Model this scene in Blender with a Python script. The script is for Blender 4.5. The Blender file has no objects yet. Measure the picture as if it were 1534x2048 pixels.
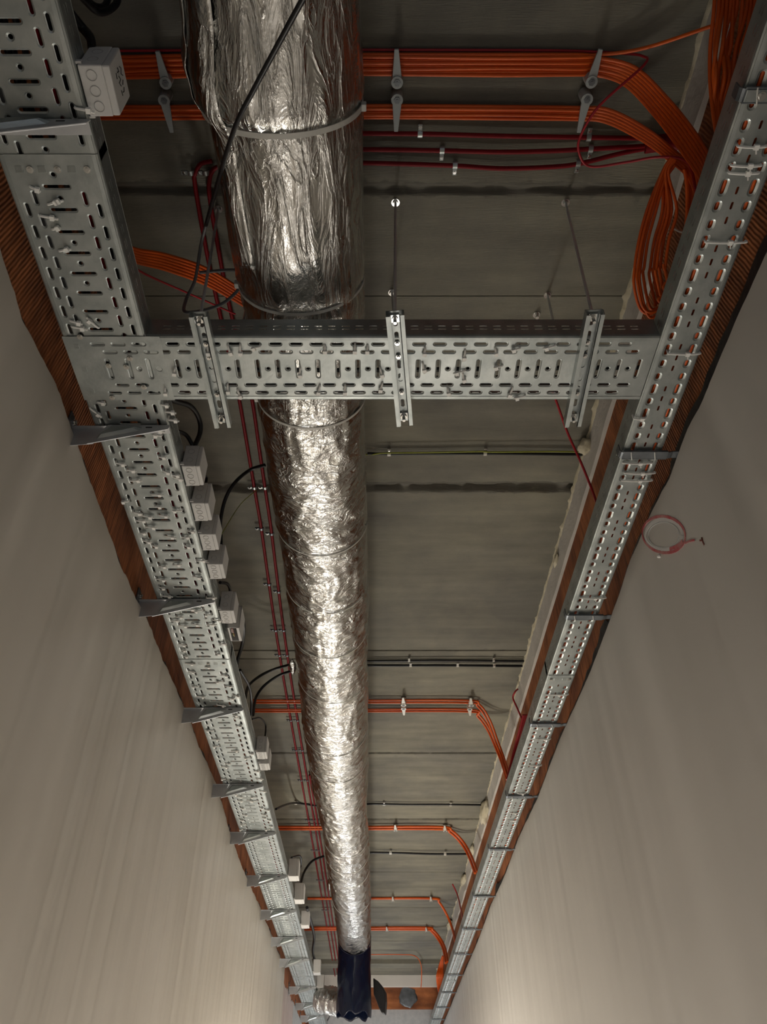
import bpy, bmesh, math, random
from mathutils import Vector, Matrix, noise
random.seed(7)
S = bpy.context.scene
COL = S.collection
# ---------------------------------------------------------------- camera, world, light, exposure
F_PX, PXC, PYC, VPY = 1560.0, 744.0, 1024.0, 2400.0
TH = math.atan((VPY-PYC)/F_PX); CT, ST = math.cos(TH), math.sin(TH)
EYE = 1.45                                   # camera height above the floor
cam_d = bpy.data.cameras.new('camera'); cam = bpy.data.objects.new('camera', cam_d); COL.objects.link(cam)
cam.location = (0, 0, EYE); cam.rotation_euler = (math.pi/2+TH, 0, 0)
cam_d.sensor_fit = 'VERTICAL'; cam_d.sensor_height = 24; cam_d.lens = 24*F_PX/2048
cam_d.shift_x = (767-PXC)/2048.0; cam_d.clip_start = .02; cam_d.clip_end = 60
S.camera = cam
S.view_settings.view_transform = 'Standard'; S.view_settings.look = 'None'
S.view_settings.gamma = 1; S.view_settings.use_curve_mapping = False
S.view_settings.exposure = 0.0
W = bpy.data.worlds.new('world'); S.world = W; W.use_nodes = True
W.node_tree.nodes['Background'].inputs[0].default_value = (.72, .78, .9, 1)
W.node_tree.nodes['Background'].inputs[1].default_value = 0.12
def lamp(name, loc, w, col, size, typ='POINT', rot=None, sy=None, spread=None):
    d = bpy.data.lights.new(name, typ); d.energy = w; d.color = col
    if typ == 'POINT': d.shadow_soft_size = size
    else:
        d.shape = 'RECTANGLE'; d.size = size; d.size_y = sy or size
        if spread: d.spread = spread
    o = bpy.data.objects.new(name, d); COL.objects.link(o); o.location = loc
    if rot: o.rotation_euler = rot
    return o
lamp('site_lamp_far', (-.25, 5.9, EYE-.75), 118, (1, .955, .86), .16)
lamp('site_lamp_end', (.1, 10.3, EYE-.3), 75, (.97, .98, 1), .30)
lamp('site_lamp_near', (.25, 2.9, EYE-1.15), 15, (1, .94, .88), .22)
lamp('added_floor_fill', (.0, 1.7, EYE-.30), 8, (1, .95, .90), .5, 'AREA', (0, 0, 0), .5)  # unseen fill panel, added to brighten the floor, lower walls and duct reflection
lamp('hall_light', (.0, -1.9, EYE-.2), 2, (.86, .92, 1), .6, 'AREA', (math.radians(96), 0, 0), 1.2)
# ---------------------------------------------------------------- pixel -> place (heights Z are relative to the eye)
def ray(px, py): return (px-PXC)/F_PX, (PYC-py)/F_PX
def P(px, py, Z=None, X=None, Y=None, d=None):
    a, v = ray(px, py)
    ry, rz = CT-v*ST, ST+v*CT
    if Z is not None: d = Z/rz
    elif X is not None: d = X/a
    elif Y is not None: d = Y/ry
    return Vector((a*d, ry*d, rz*d+EYE))
def YZ(py, Z): return P(744, py, Z=Z).y
ZT = 1.5625                                   # underside of the trays
ZC = 2.24                                     # ceiling
# ---------------------------------------------------------------- materials
def mat(name, col, rough=.6, metal=0., var=None, var_scale=8, bump=0, bump_scale=60, stretch=(1,1,1), spec=None, detail=6, lo=.35, hi=.65):
    m = bpy.data.materials.new(name); m.use_nodes = True; nt = m.node_tree; N = nt.nodes; L = nt.links
    b = N['Principled BSDF']; b.inputs['Base Color'].default_value = (*col, 1)
    b.inputs['Roughness'].default_value = rough; b.inputs['Metallic'].default_value = metal
    if spec is not None: b.inputs['Specular IOR Level'].default_value = spec
    tc = N.new('ShaderNodeTexCoord'); mp = N.new('ShaderNodeMapping'); mp.inputs['Scale'].default_value = stretch
    L.new(tc.outputs['Object'], mp.inputs['Vector'])
    m['_'] = 0
    if var:
        n = N.new('ShaderNodeTexNoise'); n.inputs['Scale'].default_value = var_scale; n.inputs['Detail'].default_value = detail
        L.new(mp.outputs[0], n.inputs['Vector'])
        r = N.new('ShaderNodeValToRGB'); r.color_ramp.elements[0].color = (*col, 1); r.color_ramp.elements[1].color = (*var, 1)
        r.color_ramp.elements[0].position = lo; r.color_ramp.elements[1].position = hi
        L.new(n.outputs[0], r.inputs[0]); L.new(r.outputs[0], b.inputs['Base Color'])
    if bump:
        n2 = N.new('ShaderNodeTexNoise'); n2.inputs['Scale'].default_value = bump_scale; n2.inputs['Detail'].default_value = 4
        L.new(mp.outputs[0], n2.inputs['Vector'])
        bp = N.new('ShaderNodeBump'); bp.inputs['Strength'].default_value = bump; bp.inputs['Distance'].default_value = .004
        L.new(n2.outputs[0], bp.inputs['Height']); L.new(bp.outputs[0], b.inputs['Normal'])
    return m
M = {}
M['zinc'] = mat('galvanised_steel', (.33,.36,.355), .40, .8, (.47,.50,.49), 14, .12, 90)
M['zinc_dark'] = mat('weathered_steel', (.15,.165,.18), .45, .75, (.23,.25,.27), 18, .1, 80)
M['zinc_arm'] = mat('pressed_steel', (.46,.47,.49), .42, .45, (.56,.57,.58), 14, .1, 90)
M['rod'] = mat('threaded_steel', (.72,.73,.73), .5, .6)
# thread ridges
M['bolt'] = mat('bright_steel', (.8,.8,.78), .2, 1)
M['plaster'] = mat('wall_plaster', (.70,.65,.575), .5, 0, (.76,.71,.64), 1.6, .05, 45, spec=.35)
M['plaster_r'] = mat('wall_plaster_right', (.67,.64,.605), .55, 0, (.73,.70,.665), 1.3, .05, 60, spec=.3)
M['pink'] = mat('pinkish_plaster', (.50,.40,.37), .7, 0, (.55,.46,.43), 5, .1, 50)
M['greywall'] = mat('grey_plaster', (.42,.43,.43), .8, 0, (.50,.50,.49), 20, .3, 90)
M['mortar'] = mat('grey_mortar', (.46,.44,.41), .9, 0, (.56,.53,.49), 9, .6, 70)
M['bead'] = mat('pale_mortar_crust', (.50,.45,.32), .95, 0, (.62,.57,.44), 20, 1, 60)
M['black'] = mat('black_membrane', (.012,.012,.014), .45, 0, None, bump=.8, bump_scale=30)
M['orange'] = mat('orange_sheath', (.72,.115,.008), .42, 0, (.62,.085,.006), 5, spec=.4)
M['red'] = mat('red_sheath', (.20,.004,.008), .5, spec=.2)
M['redlt'] = mat('red_cable', (.42,.02,.03), .45, spec=.4)
M['cblack'] = mat('black_sheath', (.012,.012,.013), .4, spec=.4)
M['cgrey'] = mat('grey_sheath', (.12,.12,.12), .5)
M['yellow'] = mat('green_yellow_sheath', (.30,.33,.03), .5)
M['white'] = mat('white_nylon', (.88,.87,.83), .45)
M['nylon'] = mat('translucent_nylon', (.55,.54,.50), .4)
M['box'] = mat('box_plastic', (.56,.55,.53), .55, 0, (.60,.59,.57), 10)
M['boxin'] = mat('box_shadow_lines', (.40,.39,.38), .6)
M['clip'] = mat('grey_clip_plastic', (.40,.43,.43), .5)
M['clear'] = mat('clear_clip_plastic', (.60,.58,.52), .25)
M['ink'] = mat('marker_ink', (.02,.02,.02), .7)
M['redink'] = mat('red_marker', (.40,.06,.07), .8, 0, (.45,.22,.21), 25)
M['patch'] = mat('filler_patch', (.55,.54,.53), .8)
M['label'] = mat('print_red', (.22,.05,.03), .6)
M['blue'] = mat('dark_plastic_film', (.006,.010,.028), .16, 0, None, bump=.9, bump_scale=9, stretch=(1,1,.35))
M['floor'] = mat('concrete_floor', (.50,.48,.45), .7, 0, (.62,.59,.55), 3, .3, 30)
def concrete():
    m = mat('concrete_slab', (.165,.157,.128), .85, 0, (.245,.234,.19), 5, .5, 110, stretch=(.35,2.4,1), lo=.3, hi=.7)
    nt = m.node_tree; N = nt.nodes; L = nt.links; b = N['Principled BSDF']
    src = b.inputs['Base Color'].links[0].from_socket
    tc = N.new('ShaderNodeTexCoord')
    n = N.new('ShaderNodeTexNoise'); n.inputs['Scale'].default_value = 1.7; n.inputs['Detail'].default_value = 8; n.inputs['Roughness'].default_value = .65
    L.new(tc.outputs['Object'], n.inputs['Vector'])
    r = N.new('ShaderNodeValToRGB'); r.color_ramp.elements[0].position = .38; r.color_ramp.elements[0].color = (.72,.72,.74,1)
    r.color_ramp.elements[1].position = .66; r.color_ramp.elements[1].color = (1.12,1.1,1.02,1)
    L.new(n.outputs[0], r.inputs[0])
    mx = N.new('ShaderNodeMix'); mx.data_type = 'RGBA'; mx.blend_type = 'MULTIPLY'; mx.inputs[0].default_value = 1
    L.new(src, mx.inputs[6]); L.new(r.outputs[0], mx.inputs[7])
    # damp / dirt stain stored per vertex beside the joints, broken up with noise
    at = N.new('ShaderNodeAttribute'); at.attribute_name = 'stain'
    n3 = N.new('ShaderNodeTexNoise'); n3.inputs['Scale'].default_value = 16; n3.inputs['Detail'].default_value = 6
    L.new(tc.outputs['Object'], n3.inputs['Vector'])
    ad = N.new('ShaderNodeMath'); ad.operation = 'MULTIPLY_ADD'; L.new(n3.outputs[0], ad.inputs[0]); ad.inputs[1].default_value = .9; L.new(at.outputs['Fac'], ad.inputs[2])
    r3 = N.new('ShaderNodeValToRGB'); r3.color_ramp.elements[0].position = .86; r3.color_ramp.elements[1].position = .98
    r3.color_ramp.elements[1].color = (.75,.75,.75,1)
    L.new(ad.outputs[0], r3.inputs[0])
    mx2 = N.new('ShaderNodeMix'); mx2.data_type = 'RGBA'; L.new(r3.outputs[0], mx2.inputs[0]); L.new(mx.outputs[2], mx2.inputs[6])
    mx2.inputs[7].default_value = (.105,.098,.08,1)
    L.new(mx2.outputs[2], b.inputs['Base Color'])
    return m
M['concrete'] = concrete()
def brick():
    m = mat('clay_block', (.21,.066,.022), .85, 0, (.46,.165,.055), 3.2, 0, stretch=(1,1.2,1.2))
    nt = m.node_tree; N = nt.nodes; L = nt.links; b = N['Principled BSDF']
    tc = N.new('ShaderNodeTexCoord'); mp = N.new('ShaderNodeMapping'); mp.inputs['Rotation'].default_value = (math.radians(8),0,0)
    L.new(tc.outputs['Object'], mp.inputs['Vector'])
    w = N.new('ShaderNodeTexWave'); w.bands_direction = 'Y'; w.inputs['Scale'].default_value = 30; w.inputs['Distortion'].default_value = 1.6; w.inputs['Detail'].default_value = 2
    L.new(mp.outputs[0], w.inputs['Vector'])
    bp = N.new('ShaderNodeBump'); bp.inputs['Strength'].default_value = .4; bp.inputs['Distance'].default_value = .004
    L.new(w.outputs[0], bp.inputs['Height']); L.new(bp.outputs[0], b.inputs['Normal'])
    src = b.inputs['Base Color'].links[0].from_socket
    mp2 = N.new('ShaderNodeMapping'); mp2.inputs['Rotation'].default_value = (math.radians(32),0,0); mp2.inputs['Scale'].default_value = (1,26,2.2)
    L.new(tc.outputs['Object'], mp2.inputs['Vector'])
    ns = N.new('ShaderNodeTexNoise'); ns.inputs['Scale'].default_value = 3.0; ns.inputs['Detail'].default_value = 5; L.new(mp2.outputs[0], ns.inputs['Vector'])
    rr = N.new('ShaderNodeValToRGB'); rr.color_ramp.elements[0].position = .36; rr.color_ramp.elements[0].color = (.62,.58,.56,1); rr.color_ramp.elements[1].position = .68; rr.color_ramp.elements[1].color = (1.35,1.3,1.3,1)
    L.new(ns.outputs[0], rr.inputs[0])
    mq = N.new('ShaderNodeMix'); mq.data_type = 'RGBA'; mq.blend_type = 'MULTIPLY'; mq.inputs[0].default_value = 1; L.new(src, mq.inputs[6]); L.new(rr.outputs[0], mq.inputs[7]); src = mq.outputs[2]
    mx = N.new('ShaderNodeMix'); mx.data_type = 'RGBA'; mx.blend_type = 'MULTIPLY'; mx.inputs[0].default_value = .18
    L.new(src, mx.inputs[6]); L.new(w.outputs[0], mx.inputs[7]); L.new(mx.outputs[2], b.inputs['Base Color'])
    return m
M['brick'] = brick()
def foil():
    m = bpy.data.materials.new('aluminium_foil'); m.use_nodes = True; nt = m.node_tree; N = nt.nodes; L = nt.links
    b = N['Principled BSDF']; b.inputs['Metallic'].default_value = 1; b.inputs['Base Color'].default_value = (.62,.62,.60,1); b.inputs['Roughness'].default_value = .15
    tc = N.new('ShaderNodeTexCoord')
    def tex(kind, sc, st, **k):
        mp = N.new('ShaderNodeMapping'); mp.inputs['Scale'].default_value = st; L.new(tc.outputs['Object'], mp.inputs['Vector'])
        n = N.new(kind); n.inputs['Scale'].default_value = sc
        for a, v in k.items(): n.inputs[a].default_value = v
        L.new(mp.outputs[0], n.inputs['Vector']); return n
    a = tex('ShaderNodeTexNoise', 15, (1.3,.34,1.3), Detail=6., Roughness=.55, Distortion=1.2)
    c = tex('ShaderNodeTexNoise', 17, (.8,1.5,.8), Detail=5., Roughness=.55, Distortion=1.5)
    sep = N.new('ShaderNodeSeparateXYZ'); L.new(tc.outputs['Object'], sep.inputs[0])
    mr = N.new('ShaderNodeMapRange'); mr.inputs[1].default_value = 1.1; mr.inputs[2].default_value = 1.9; L.new(sep.outputs[1], mr.inputs[0])
    mx = N.new('ShaderNodeMix'); L.new(mr.outputs[0], mx.inputs[0]); L.new(a.outputs[0], mx.inputs[2]); L.new(c.outputs[0], mx.inputs[3])
    r = N.new('ShaderNodeMath'); r.operation = 'SUBTRACT'; L.new(mx.outputs[0], r.inputs[0]); r.inputs[1].default_value = .5
    ab = N.new('ShaderNodeMath'); ab.operation = 'ABSOLUTE'; L.new(r.outputs[0], ab.inputs[0])
    pw = N.new('ShaderNodeMath'); pw.operation = 'POWER'; L.new(ab.outputs[0], pw.inputs[0]); pw.inputs[1].default_value = .6
    bp = N.new('ShaderNodeBump'); bp.inputs['Strength'].default_value = .75; bp.inputs['Distance'].default_value = .010; bp.invert = True
    L.new(pw.outputs[0], bp.inputs['Height'])
    f = tex('ShaderNodeTexNoise', 120, (1,1,1), Detail=3.)
    bp2 = N.new('ShaderNodeBump'); bp2.inputs['Strength'].default_value = .25; bp2.inputs['Distance'].default_value = .0015
    L.new(f.outputs[0], bp2.inputs['Height']); L.new(bp.outputs[0], bp2.inputs['Normal']); L.new(bp2.outputs[0], b.inputs['Normal'])
    return m
M['foil'] = foil()
# ---------------------------------------------------------------- mesh helpers
class MB:
    def __init__(s): s.v = []; s.f = []
    def add(s, vs, fs):
        o = len(s.v); s.v += [tuple(v) for v in vs]; s.f += [tuple(i+o for i in f) for f in fs]
    def box(s, lo, hi, mtx=None):
        (a,b,c),(d,e,f) = lo, hi
        vs = [Vector(p) for p in ((a,b,c),(d,b,c),(d,e,c),(a,e,c),(a,b,f),(d,b,f),(d,e,f),(a,e,f))]
        if mtx: vs = [mtx @ v for v in vs]
        s.add(vs, [(0,3,2,1),(4,5,6,7),(0,1,5,4),(1,2,6,5),(2,3,7,6),(3,0,4,7)]); return s
    def prism(s, poly, ext):                      # poly: 3D points, ext: vector
        n = len(poly); e = Vector(ext); vs = [Vector(p) for p in poly]+[Vector(p)+e for p in poly]
        s.add(vs, [tuple(range(n))[::-1], tuple(range(n,2*n))]+[(i,(i+1)%n,n+(i+1)%n,n+i) for i in range(n)]); return s
    def tube(s, pts, r, n=8, cap=True, rf=None):
        pts = [Vector(p) for p in pts]; m = len(pts); o = len(s.v)
        t0 = (pts[1]-pts[0]).normalized(); up = Vector((0,0,1)) if abs(t0.z) < .9 else Vector((1,0,0))
        nrm = (up-t0*up.dot(t0)).normalized()
        for i, p in enumerate(pts):
            t = (pts[min(i+1,m-1)]-pts[max(i-1,0)])
            t = t.normalized() if t.length > 1e-9 else t0
            nrm = (nrm-t*nrm.dot(t)); nrm = nrm.normalized() if nrm.length > 1e-6 else Vector((0,0,1)); bi = t.cross(nrm)
            rr = r*(rf(i) if rf else 1)
            for k in range(n):
                a = 2*math.pi*k/n; s.v.append(tuple(p+nrm*(rr*math.cos(a))+bi*(rr*math.sin(a))))
        for i in range(m-1):
            for k in range(n):
                s.f.append((o+i*n+k, o+i*n+(k+1)%n, o+(i+1)*n+(k+1)%n, o+(i+1)*n+k))
        if cap:
            s.f.append(tuple(o+k for k in range(n))[::-1]); s.f.append(tuple(o+(m-1)*n+k for k in range(n)))
        return s
    def cyl(s, p, q, r, n=12, r2=None):
        r2 = r if r2 is None else r2; return s.tube([p, q], r, n, True, lambda i: 1 if i == 0 else r2/r)
    def build(s, name, m, parent=None, smooth=False, bevel=0, solid=0, ang=35, loc=None):
        me = bpy.data.meshes.new(name); me.from_pydata(s.v, [], s.f); me.materials.append(m)
        if smooth:
            me.polygons.foreach_set('use_smooth', [True]*len(me.polygons)); me.set_sharp_from_angle(angle=math.radians(ang))
        o = bpy.data.objects.new(name, me); COL.objects.link(o)
        if loc is not None: o.location = loc
        if parent: o.parent = parent
        if bevel:
            b = o.modifiers.new('bevel','BEVEL'); b.width = bevel; b.segments = 2; b.limit_method = 'ANGLE'
        if solid:
            b = o.modifiers.new('solid','SOLIDIFY'); b.thickness = solid; b.offset = 1
        return o
def tag(o, label, cat=None, group=None, kind=None):
    if label: o['label'] = label
    if cat: o['category'] = cat
    if group: o['group'] = group
    if kind: o['kind'] = kind
    return o
def thing(name, label, cat, loc=(0,0,0), rot=(0,0,0), group=None):
    o = bpy.data.objects.new(name, None); COL.objects.link(o); o.location = loc; o.rotation_euler = rot
    o.empty_display_size = .05
    return tag(o, label, cat, group)
def dup(root, loc, rot=None, label=None, group=None, scale=None):
    r = root.copy(); COL.objects.link(r); r.location = loc
    if rot is not None: r.rotation_euler = rot
    if scale is not None: r.scale = scale
    if label: r['label'] = label
    if group: r['group'] = group
    for ch in list(root.children):
        c = ch.copy(); COL.objects.link(c); c.parent = r
        for g in list(ch.children):
            d = g.copy(); COL.objects.link(d); d.parent = c
    return r
def smooth_pts(pts, k=6):
    pts = [Vector(p) for p in pts]
    if len(pts) < 3: return pts
    q = [2*pts[0]-pts[1]]+pts+[2*pts[-1]-pts[-2]]; out = []
    for i in range(1, len(q)-2):
        p0,p1,p2,p3 = q[i-1:i+3]
        for j in range(k):
            t = j/k; out.append(.5*((2*p1)+(p2-p0)*t+(2*p0-5*p1+4*p2-p3)*t*t+(3*p1-p0-3*p2+p3)*t**3))
    out.append(pts[-1]); return out
def cable(name, pts, r, m, label, cat='cable', group=None, k=6, n=8, parent=None, lim=True):
    if lim and not parent: pts = [Vector((max(-.785+r, min(p[0], .842-r)), p[1], min(p[2], EYE+ZC-r-.003))) for p in map(Vector, pts)]
    mb = MB().tube(smooth_pts(pts, k), r, n); o = mb.build(name, m, parent, smooth=True, ang=60)
    if not parent: tag(o, label, cat, group)
    return o
def nz(x, y=0, z=0): return noise.noise(Vector((x, y, z)))
# ---------------------------------------------------------------- the setting
XR, XL = .862, -.812                       # brick faces
YB, YE = -2.2, 11.9
b = MB().box((-2.6, YB, -.12), (2.6, YE+.2, 0)); o = b.build('floor', M['floor']); tag(o, 'bare concrete corridor floor', kind='structure')
# ceiling: concrete planks running across the corridor, with rough joints
J = []                                     # (Y, half width, depth, roughness, stain)
for py, hw, dp, rg, st in ((-180,.012,.012,.6,.3),(378,.014,.014,.55,.5),(592,.0018,.004,.05,0),(975,.024,.028,1,.5),(1301,.006,.012,.1,.35),
                           (1318,.005,.008,.1,.3),(1505,.012,.022,.4,.45),(1641,.014,.025,.5,.4),(1742,.010,.02,.2,.3),(1817,.014,.02,.2,.3),(1880,.016,.02,.2,.3)):
    J.append((YZ(py, ZC), hw, dp, rg, st))
ys = []
y = YB
while y < YE: ys.append(y); y += .06
for (jy, hw, dp, rg, st) in J:
    ys += [jy-hw*k for k in (2.2,1.6,1.15,.8,.3)]+[jy]+[jy+hw*k for k in (.3,.8,1.15,1.6,2.2)]+[jy-.09,jy+.09,jy-.05,jy+.05]
ys = sorted(set(round(v,4) for v in ys+[YE+.2]))
xs = [-.95+.019*i for i in range(100)]
vs = []; st_a = []
for y in ys:
    for x in xs:
        z = ZC+EYE; stn = 0
        z += .0025*nz(x*.8, y*3.1, 3)
        if y > 4.6: z += .010*math.sin(y*7.4)*min(1,(y-4.6)/.6)     # shallow waves of the far planks
        for (jy, hw, dp, rg, s_) in J:
            w = hw*(1+rg*1.0*nz(x*9, jy*7, 1)+rg*.4*nz(x*31, jy*7, 2)); dd = abs(y-jy)
            if dd < w: z += dp*(1-(dd/max(w,1e-4))**2)*(1-.9*rg*max(0, nz(x*17, jy*3, 5)*2.2))
            if dd < .11: stn = max(stn, s_*(1-dd/.11))
            if dd < hw*1.2: stn = max(stn, s_*1.3*(1 if rg > .3 else .7))
        vs.append((x, y, z)); st_a.append(stn)
nx = len(xs); fs = [(j*nx+i, (j+1)*nx+i, (j+1)*nx+i+1, j*nx+i+1) for j in range(len(ys)-1) for i in range(nx-1)]
me = bpy.data.meshes.new('ceiling'); me.from_pydata(vs, [], fs); me.materials.append(M['concrete'])
a = me.attributes.new('stain', 'FLOAT', 'POINT'); a.data.foreach_set('value', st_a)
me.polygons.foreach_set('use_smooth', [True]*len(me.polygons))
ceil = bpy.data.objects.new('ceiling', me); COL.objects.link(ceil); tag(ceil, 'raw concrete plank ceiling with rough joints', kind='structure')
b = MB().box((-.95, YB, ZC+EYE+.03), (.95, YE+.2, ZC+EYE+.2)); b.build('slab_body', M['concrete'], ceil)

def jag(y, seed, amp): return amp*(nz(y*2.1, seed)*1.2+nz(y*9, seed+3)*.8+nz(y*31, seed+7)*.45)
def sheet_wall(name, m, parent, xface, xback, y0, y1, zbot, ztop_fn, dy=.02):
    """plaster slab with a torn top edge"""
    n = int((y1-y0)/dy); vs = []; fs = []
    for i in range(n+1):
        y = y0+(y1-y0)*i/n; zt = ztop_fn(y); c = .004*nz(y*14, 4)
        vs += [(xface, y, zbot), (xface, y, zt-.012), (xface+(xback-xface)*.45+c, y, zt), (xback, y, zt+.001), (xback, y, zbot)]
    for i in range(n):
        o = i*5
        for k in range(4): fs.append((o+k, o+k+1, o+5+k+1, o+5+k) if xface < 0 else (o+k, o+5+k, o+5+k+1, o+k+1))
    fs += [(0,4,3,2,1), tuple(n*5+k for k in range(5))]
    q = MB(); q.add(vs, fs); return q.build(name, m, parent, smooth=True, ang=40)
# left wall: keyed clay blocks with a plaster coat that stops short
wl = MB().box((XL-.12, YB, 0), (XL, YE, ZC+EYE+.05)).build('wall_left', M['brick']); tag(wl, 'left corridor wall of orange clay block', kind='structure')
def interp(t, tab):
    if t <= tab[0][0]: return tab[0][1]
    for (a0,b0),(a1,b1) in zip(tab, tab[1:]):
        if t <= a1: return b0+(b1-b0)*(t-a0)/(a1-a0)
    return tab[-1][1]
XLP = -.796
edge_l = [(-60,-40),(0,480),(50,640),(110,760),(160,890),(205,1020),(250,1140),(300,1245),(332,1325),(378,1430),(400,1490),(432,1560),(455,1640),(482,1725),(515,1800),(545,1870),(568,1930)]
tabl = sorted((P(px,py,X=XLP).y, P(px,py,X=XLP).z) for px,py in edge_l)
sheet_wall('plaster_coat', M['plaster'], wl, XLP, XL, YB, 8.1, 0, lambda y: interp(y, tabl)+jag(y, 1, .014))
sheet_wall('plaster_jamb', M['pink'], wl, XLP-.008, XL, 8.1, 9.3, 0, lambda y: EYE+1.50+jag(y, 8, .05))
sheet_wall('grey_coat', M['greywall'], wl, XLP-.005, XL, 9.3, YE, 0, lambda y: EYE+1.52+jag(y, 9, .02))
# right wall
wr = MB().box((XR, YB, 0), (XR+.12, YE, ZC+EYE+.05)).build('wall_right', M['brick']); tag(wr, 'right corridor wall of orange clay block', kind='structure')
XRP = .845
edge_r = [(1600,330),(1534,490),(1503,557),(1440,700),(1400,800),(1373,850),(1337,949),(1300,1020),(1261,1110),(1235,1190),(1205,1270),(1180,1335),(1150,1405),(1120,1470),(1105,1510),(1075,1590),(1036,1673),(1010,1745),(981,1808),(955,1880),(925,1950),(898,2017)]
tabr = sorted((P(px,py,X=XRP).y, P(px,py,X=XRP).z) for px,py in edge_r)
sheet_wall('plaster_coat', M['plaster_r'], wr, XRP, XR, YB, YE, 0, lambda y: interp(y, tabr)+jag(y, 2, .004))
mem = lambda y: interp(y, tabr)+.010+max(0, .022*nz(y*1.7, 5)+.02*nz(y*6, 6)+.012*nz(y*22, 9))+(.02 if y < 1.6 else 0)+(max(0, .05*nz(y*4.3, 61)) if y > 2.4 else 0)
sheet_wall('membrane', M['black'], wr, XRP+.007, XRP+.011, YB, YE, 1, mem)
meml = lambda y: interp(y, tabl)-.002+max(0, .03*nz(y*2.7, 15)+.02*nz(y*8, 16)+.012*nz(y*22, 19))
sheet_wall('membrane', M['black'], wl, XLP-.006, XLP-.010, YB, 8.1, 1, meml)
# mortar band above the blocks, with a pale crust under the planks
n = 620; vs = []; fs = []; 
def band_edge(y): return XR-.012+.006*nz(y*5, 31)
for i in range(n+1):
    y = YB+(YE-YB)*i/n; c = band_edge(y); lo = EYE+2.115+.004*nz(y*3, 40)
    vs += [(XR, y, lo), (c, y, lo+.006), (c-.004*abs(nz(y*12, 41)), y, EYE+2.19), (c-.006, y, EYE+ZC+.004), (XR, y, EYE+ZC+.004)]
for i in range(n):
    o = i*5
    for k in range(4): fs.append((o+k, o+5+k, o+6+k, o+k+1))
q = MB(); q.add(vs, fs); q.build('mortar_band', M['mortar'], wr, smooth=True)
n = 900; vs = []; fs = []
for i in range(n+1):
    y = YB+(YE-YB)*i/n; c = band_edge(y)-.006
    w = max(.001, .010*(nz(y*8, 51)+.25)+.014*max(0, nz(y*29, 52))+.012*max(0, nz(y*2.3, 53)))
    h = .012+.016*abs(nz(y*17, 54))
    vs += [(c+.004, y, EYE+ZC-h), (c-w*.7, y, EYE+ZC-h*.55), (c-w, y, EYE+ZC+.004)]
for i in range(n):
    o = i*3
    for k in range(2): fs.append((o+k, o+3+k, o+4+k, o+k+1))
q = MB(); q.add(vs, fs); q.build('mortar_crust', M['bead'], wr, smooth=True, ang=50)
def lump(name, c, r, m, parent, seed=0, sc=(1,1,1), amp=.35):
    bm = bmesh.new(); bmesh.ops.create_icosphere(bm, subdivisions=3, radius=1)
    for v in bm.verts:
        k = 1+amp*nz(v.co.x*2+seed, v.co.y*2, v.co.z*2)+amp*.5*nz(v.co.x*6+seed, v.co.y*6, v.co.z*6)
        v.co = Vector((v.co.x*sc[0], v.co.y*sc[1], v.co.z*sc[2]))*k*r+Vector(c)
    me = bpy.data.meshes.new(name); bm.to_mesh(me); bm.free(); me.materials.append(m)
    me.polygons.foreach_set('use_smooth', [True]*len(me.polygons))
    o = bpy.data.objects.new(name, me); COL.objects.link(o); o.parent = parent; return o
p = P(1170, 893, Z=2.21); lump('mortar_lump', p, .030, M['bead'], wr, 3, (1,1.3,.7))
p = P(1176, 935, Z=2.2); lump('mortar_lump', p, .014, M['bead'], wr, 5, (.7,1.8,.9))
p = P(1110, 1120, Z=2.2); lump('mortar_lump', (XR-.02, p.y, p.z), .018, M['bead'], wr, 6, (.5,2.6,.9))
p = P(983, 1625, Z=2.17); lump('mortar_lump', (XR-.02, p.y, p.z), .07, M['bead'], wr, 9, (.5,2.4,1.0))
p = P(955, 1700, Z=2.2); lump('mortar_lump', (XR-.02, p.y, p.z), .03, M['bead'], wr, 12, (.8,3,.9))
p = P(930, 1760, Z=2.2); lump('mortar_lump', (XR-.02, p.y, p.z), .035, M['bead'], wr, 14, (.8,4,.9))
p = P(906, 1850, Z=2.2); lump('mortar_lump', (XR-.03, p.y, p.z), .04, M['bead'], wr, 15, (.8,4,.9))
# end wall
we = MB().box((-1, YE, 0), (1, YE+.2, ZC+EYE)).build('wall_end', M['greywall']); tag(we, 'grey end wall far down the corridor', kind='structure')
MB().box((-.8, YE-.05, EYE+1.86), (.86, YE, EYE+2.10)).build('brick_course', M['brick'], we)
MB().box((-.8, YE-.10, EYE+2.10), (.86, YE, EYE+2.24)).build('lintel', M['plaster'], we, bevel=.004)
lump('dark_patch', (.47, YE-.05, EYE+1.99), .10, M['zinc_dark'], we, 2, (1.2,.08,1.15), .2)
# transverse beam catching light near the end
yb = YZ(1925, ZC); tr = MB().box((XL, yb-.22, EYE+ZC-.06), (XR, yb+.02, EYE+ZC+.02)).build('trim_1', M['concrete'], bevel=.004); tag(tr, 'shallow concrete downstand across the far ceiling', kind='structure')
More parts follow.
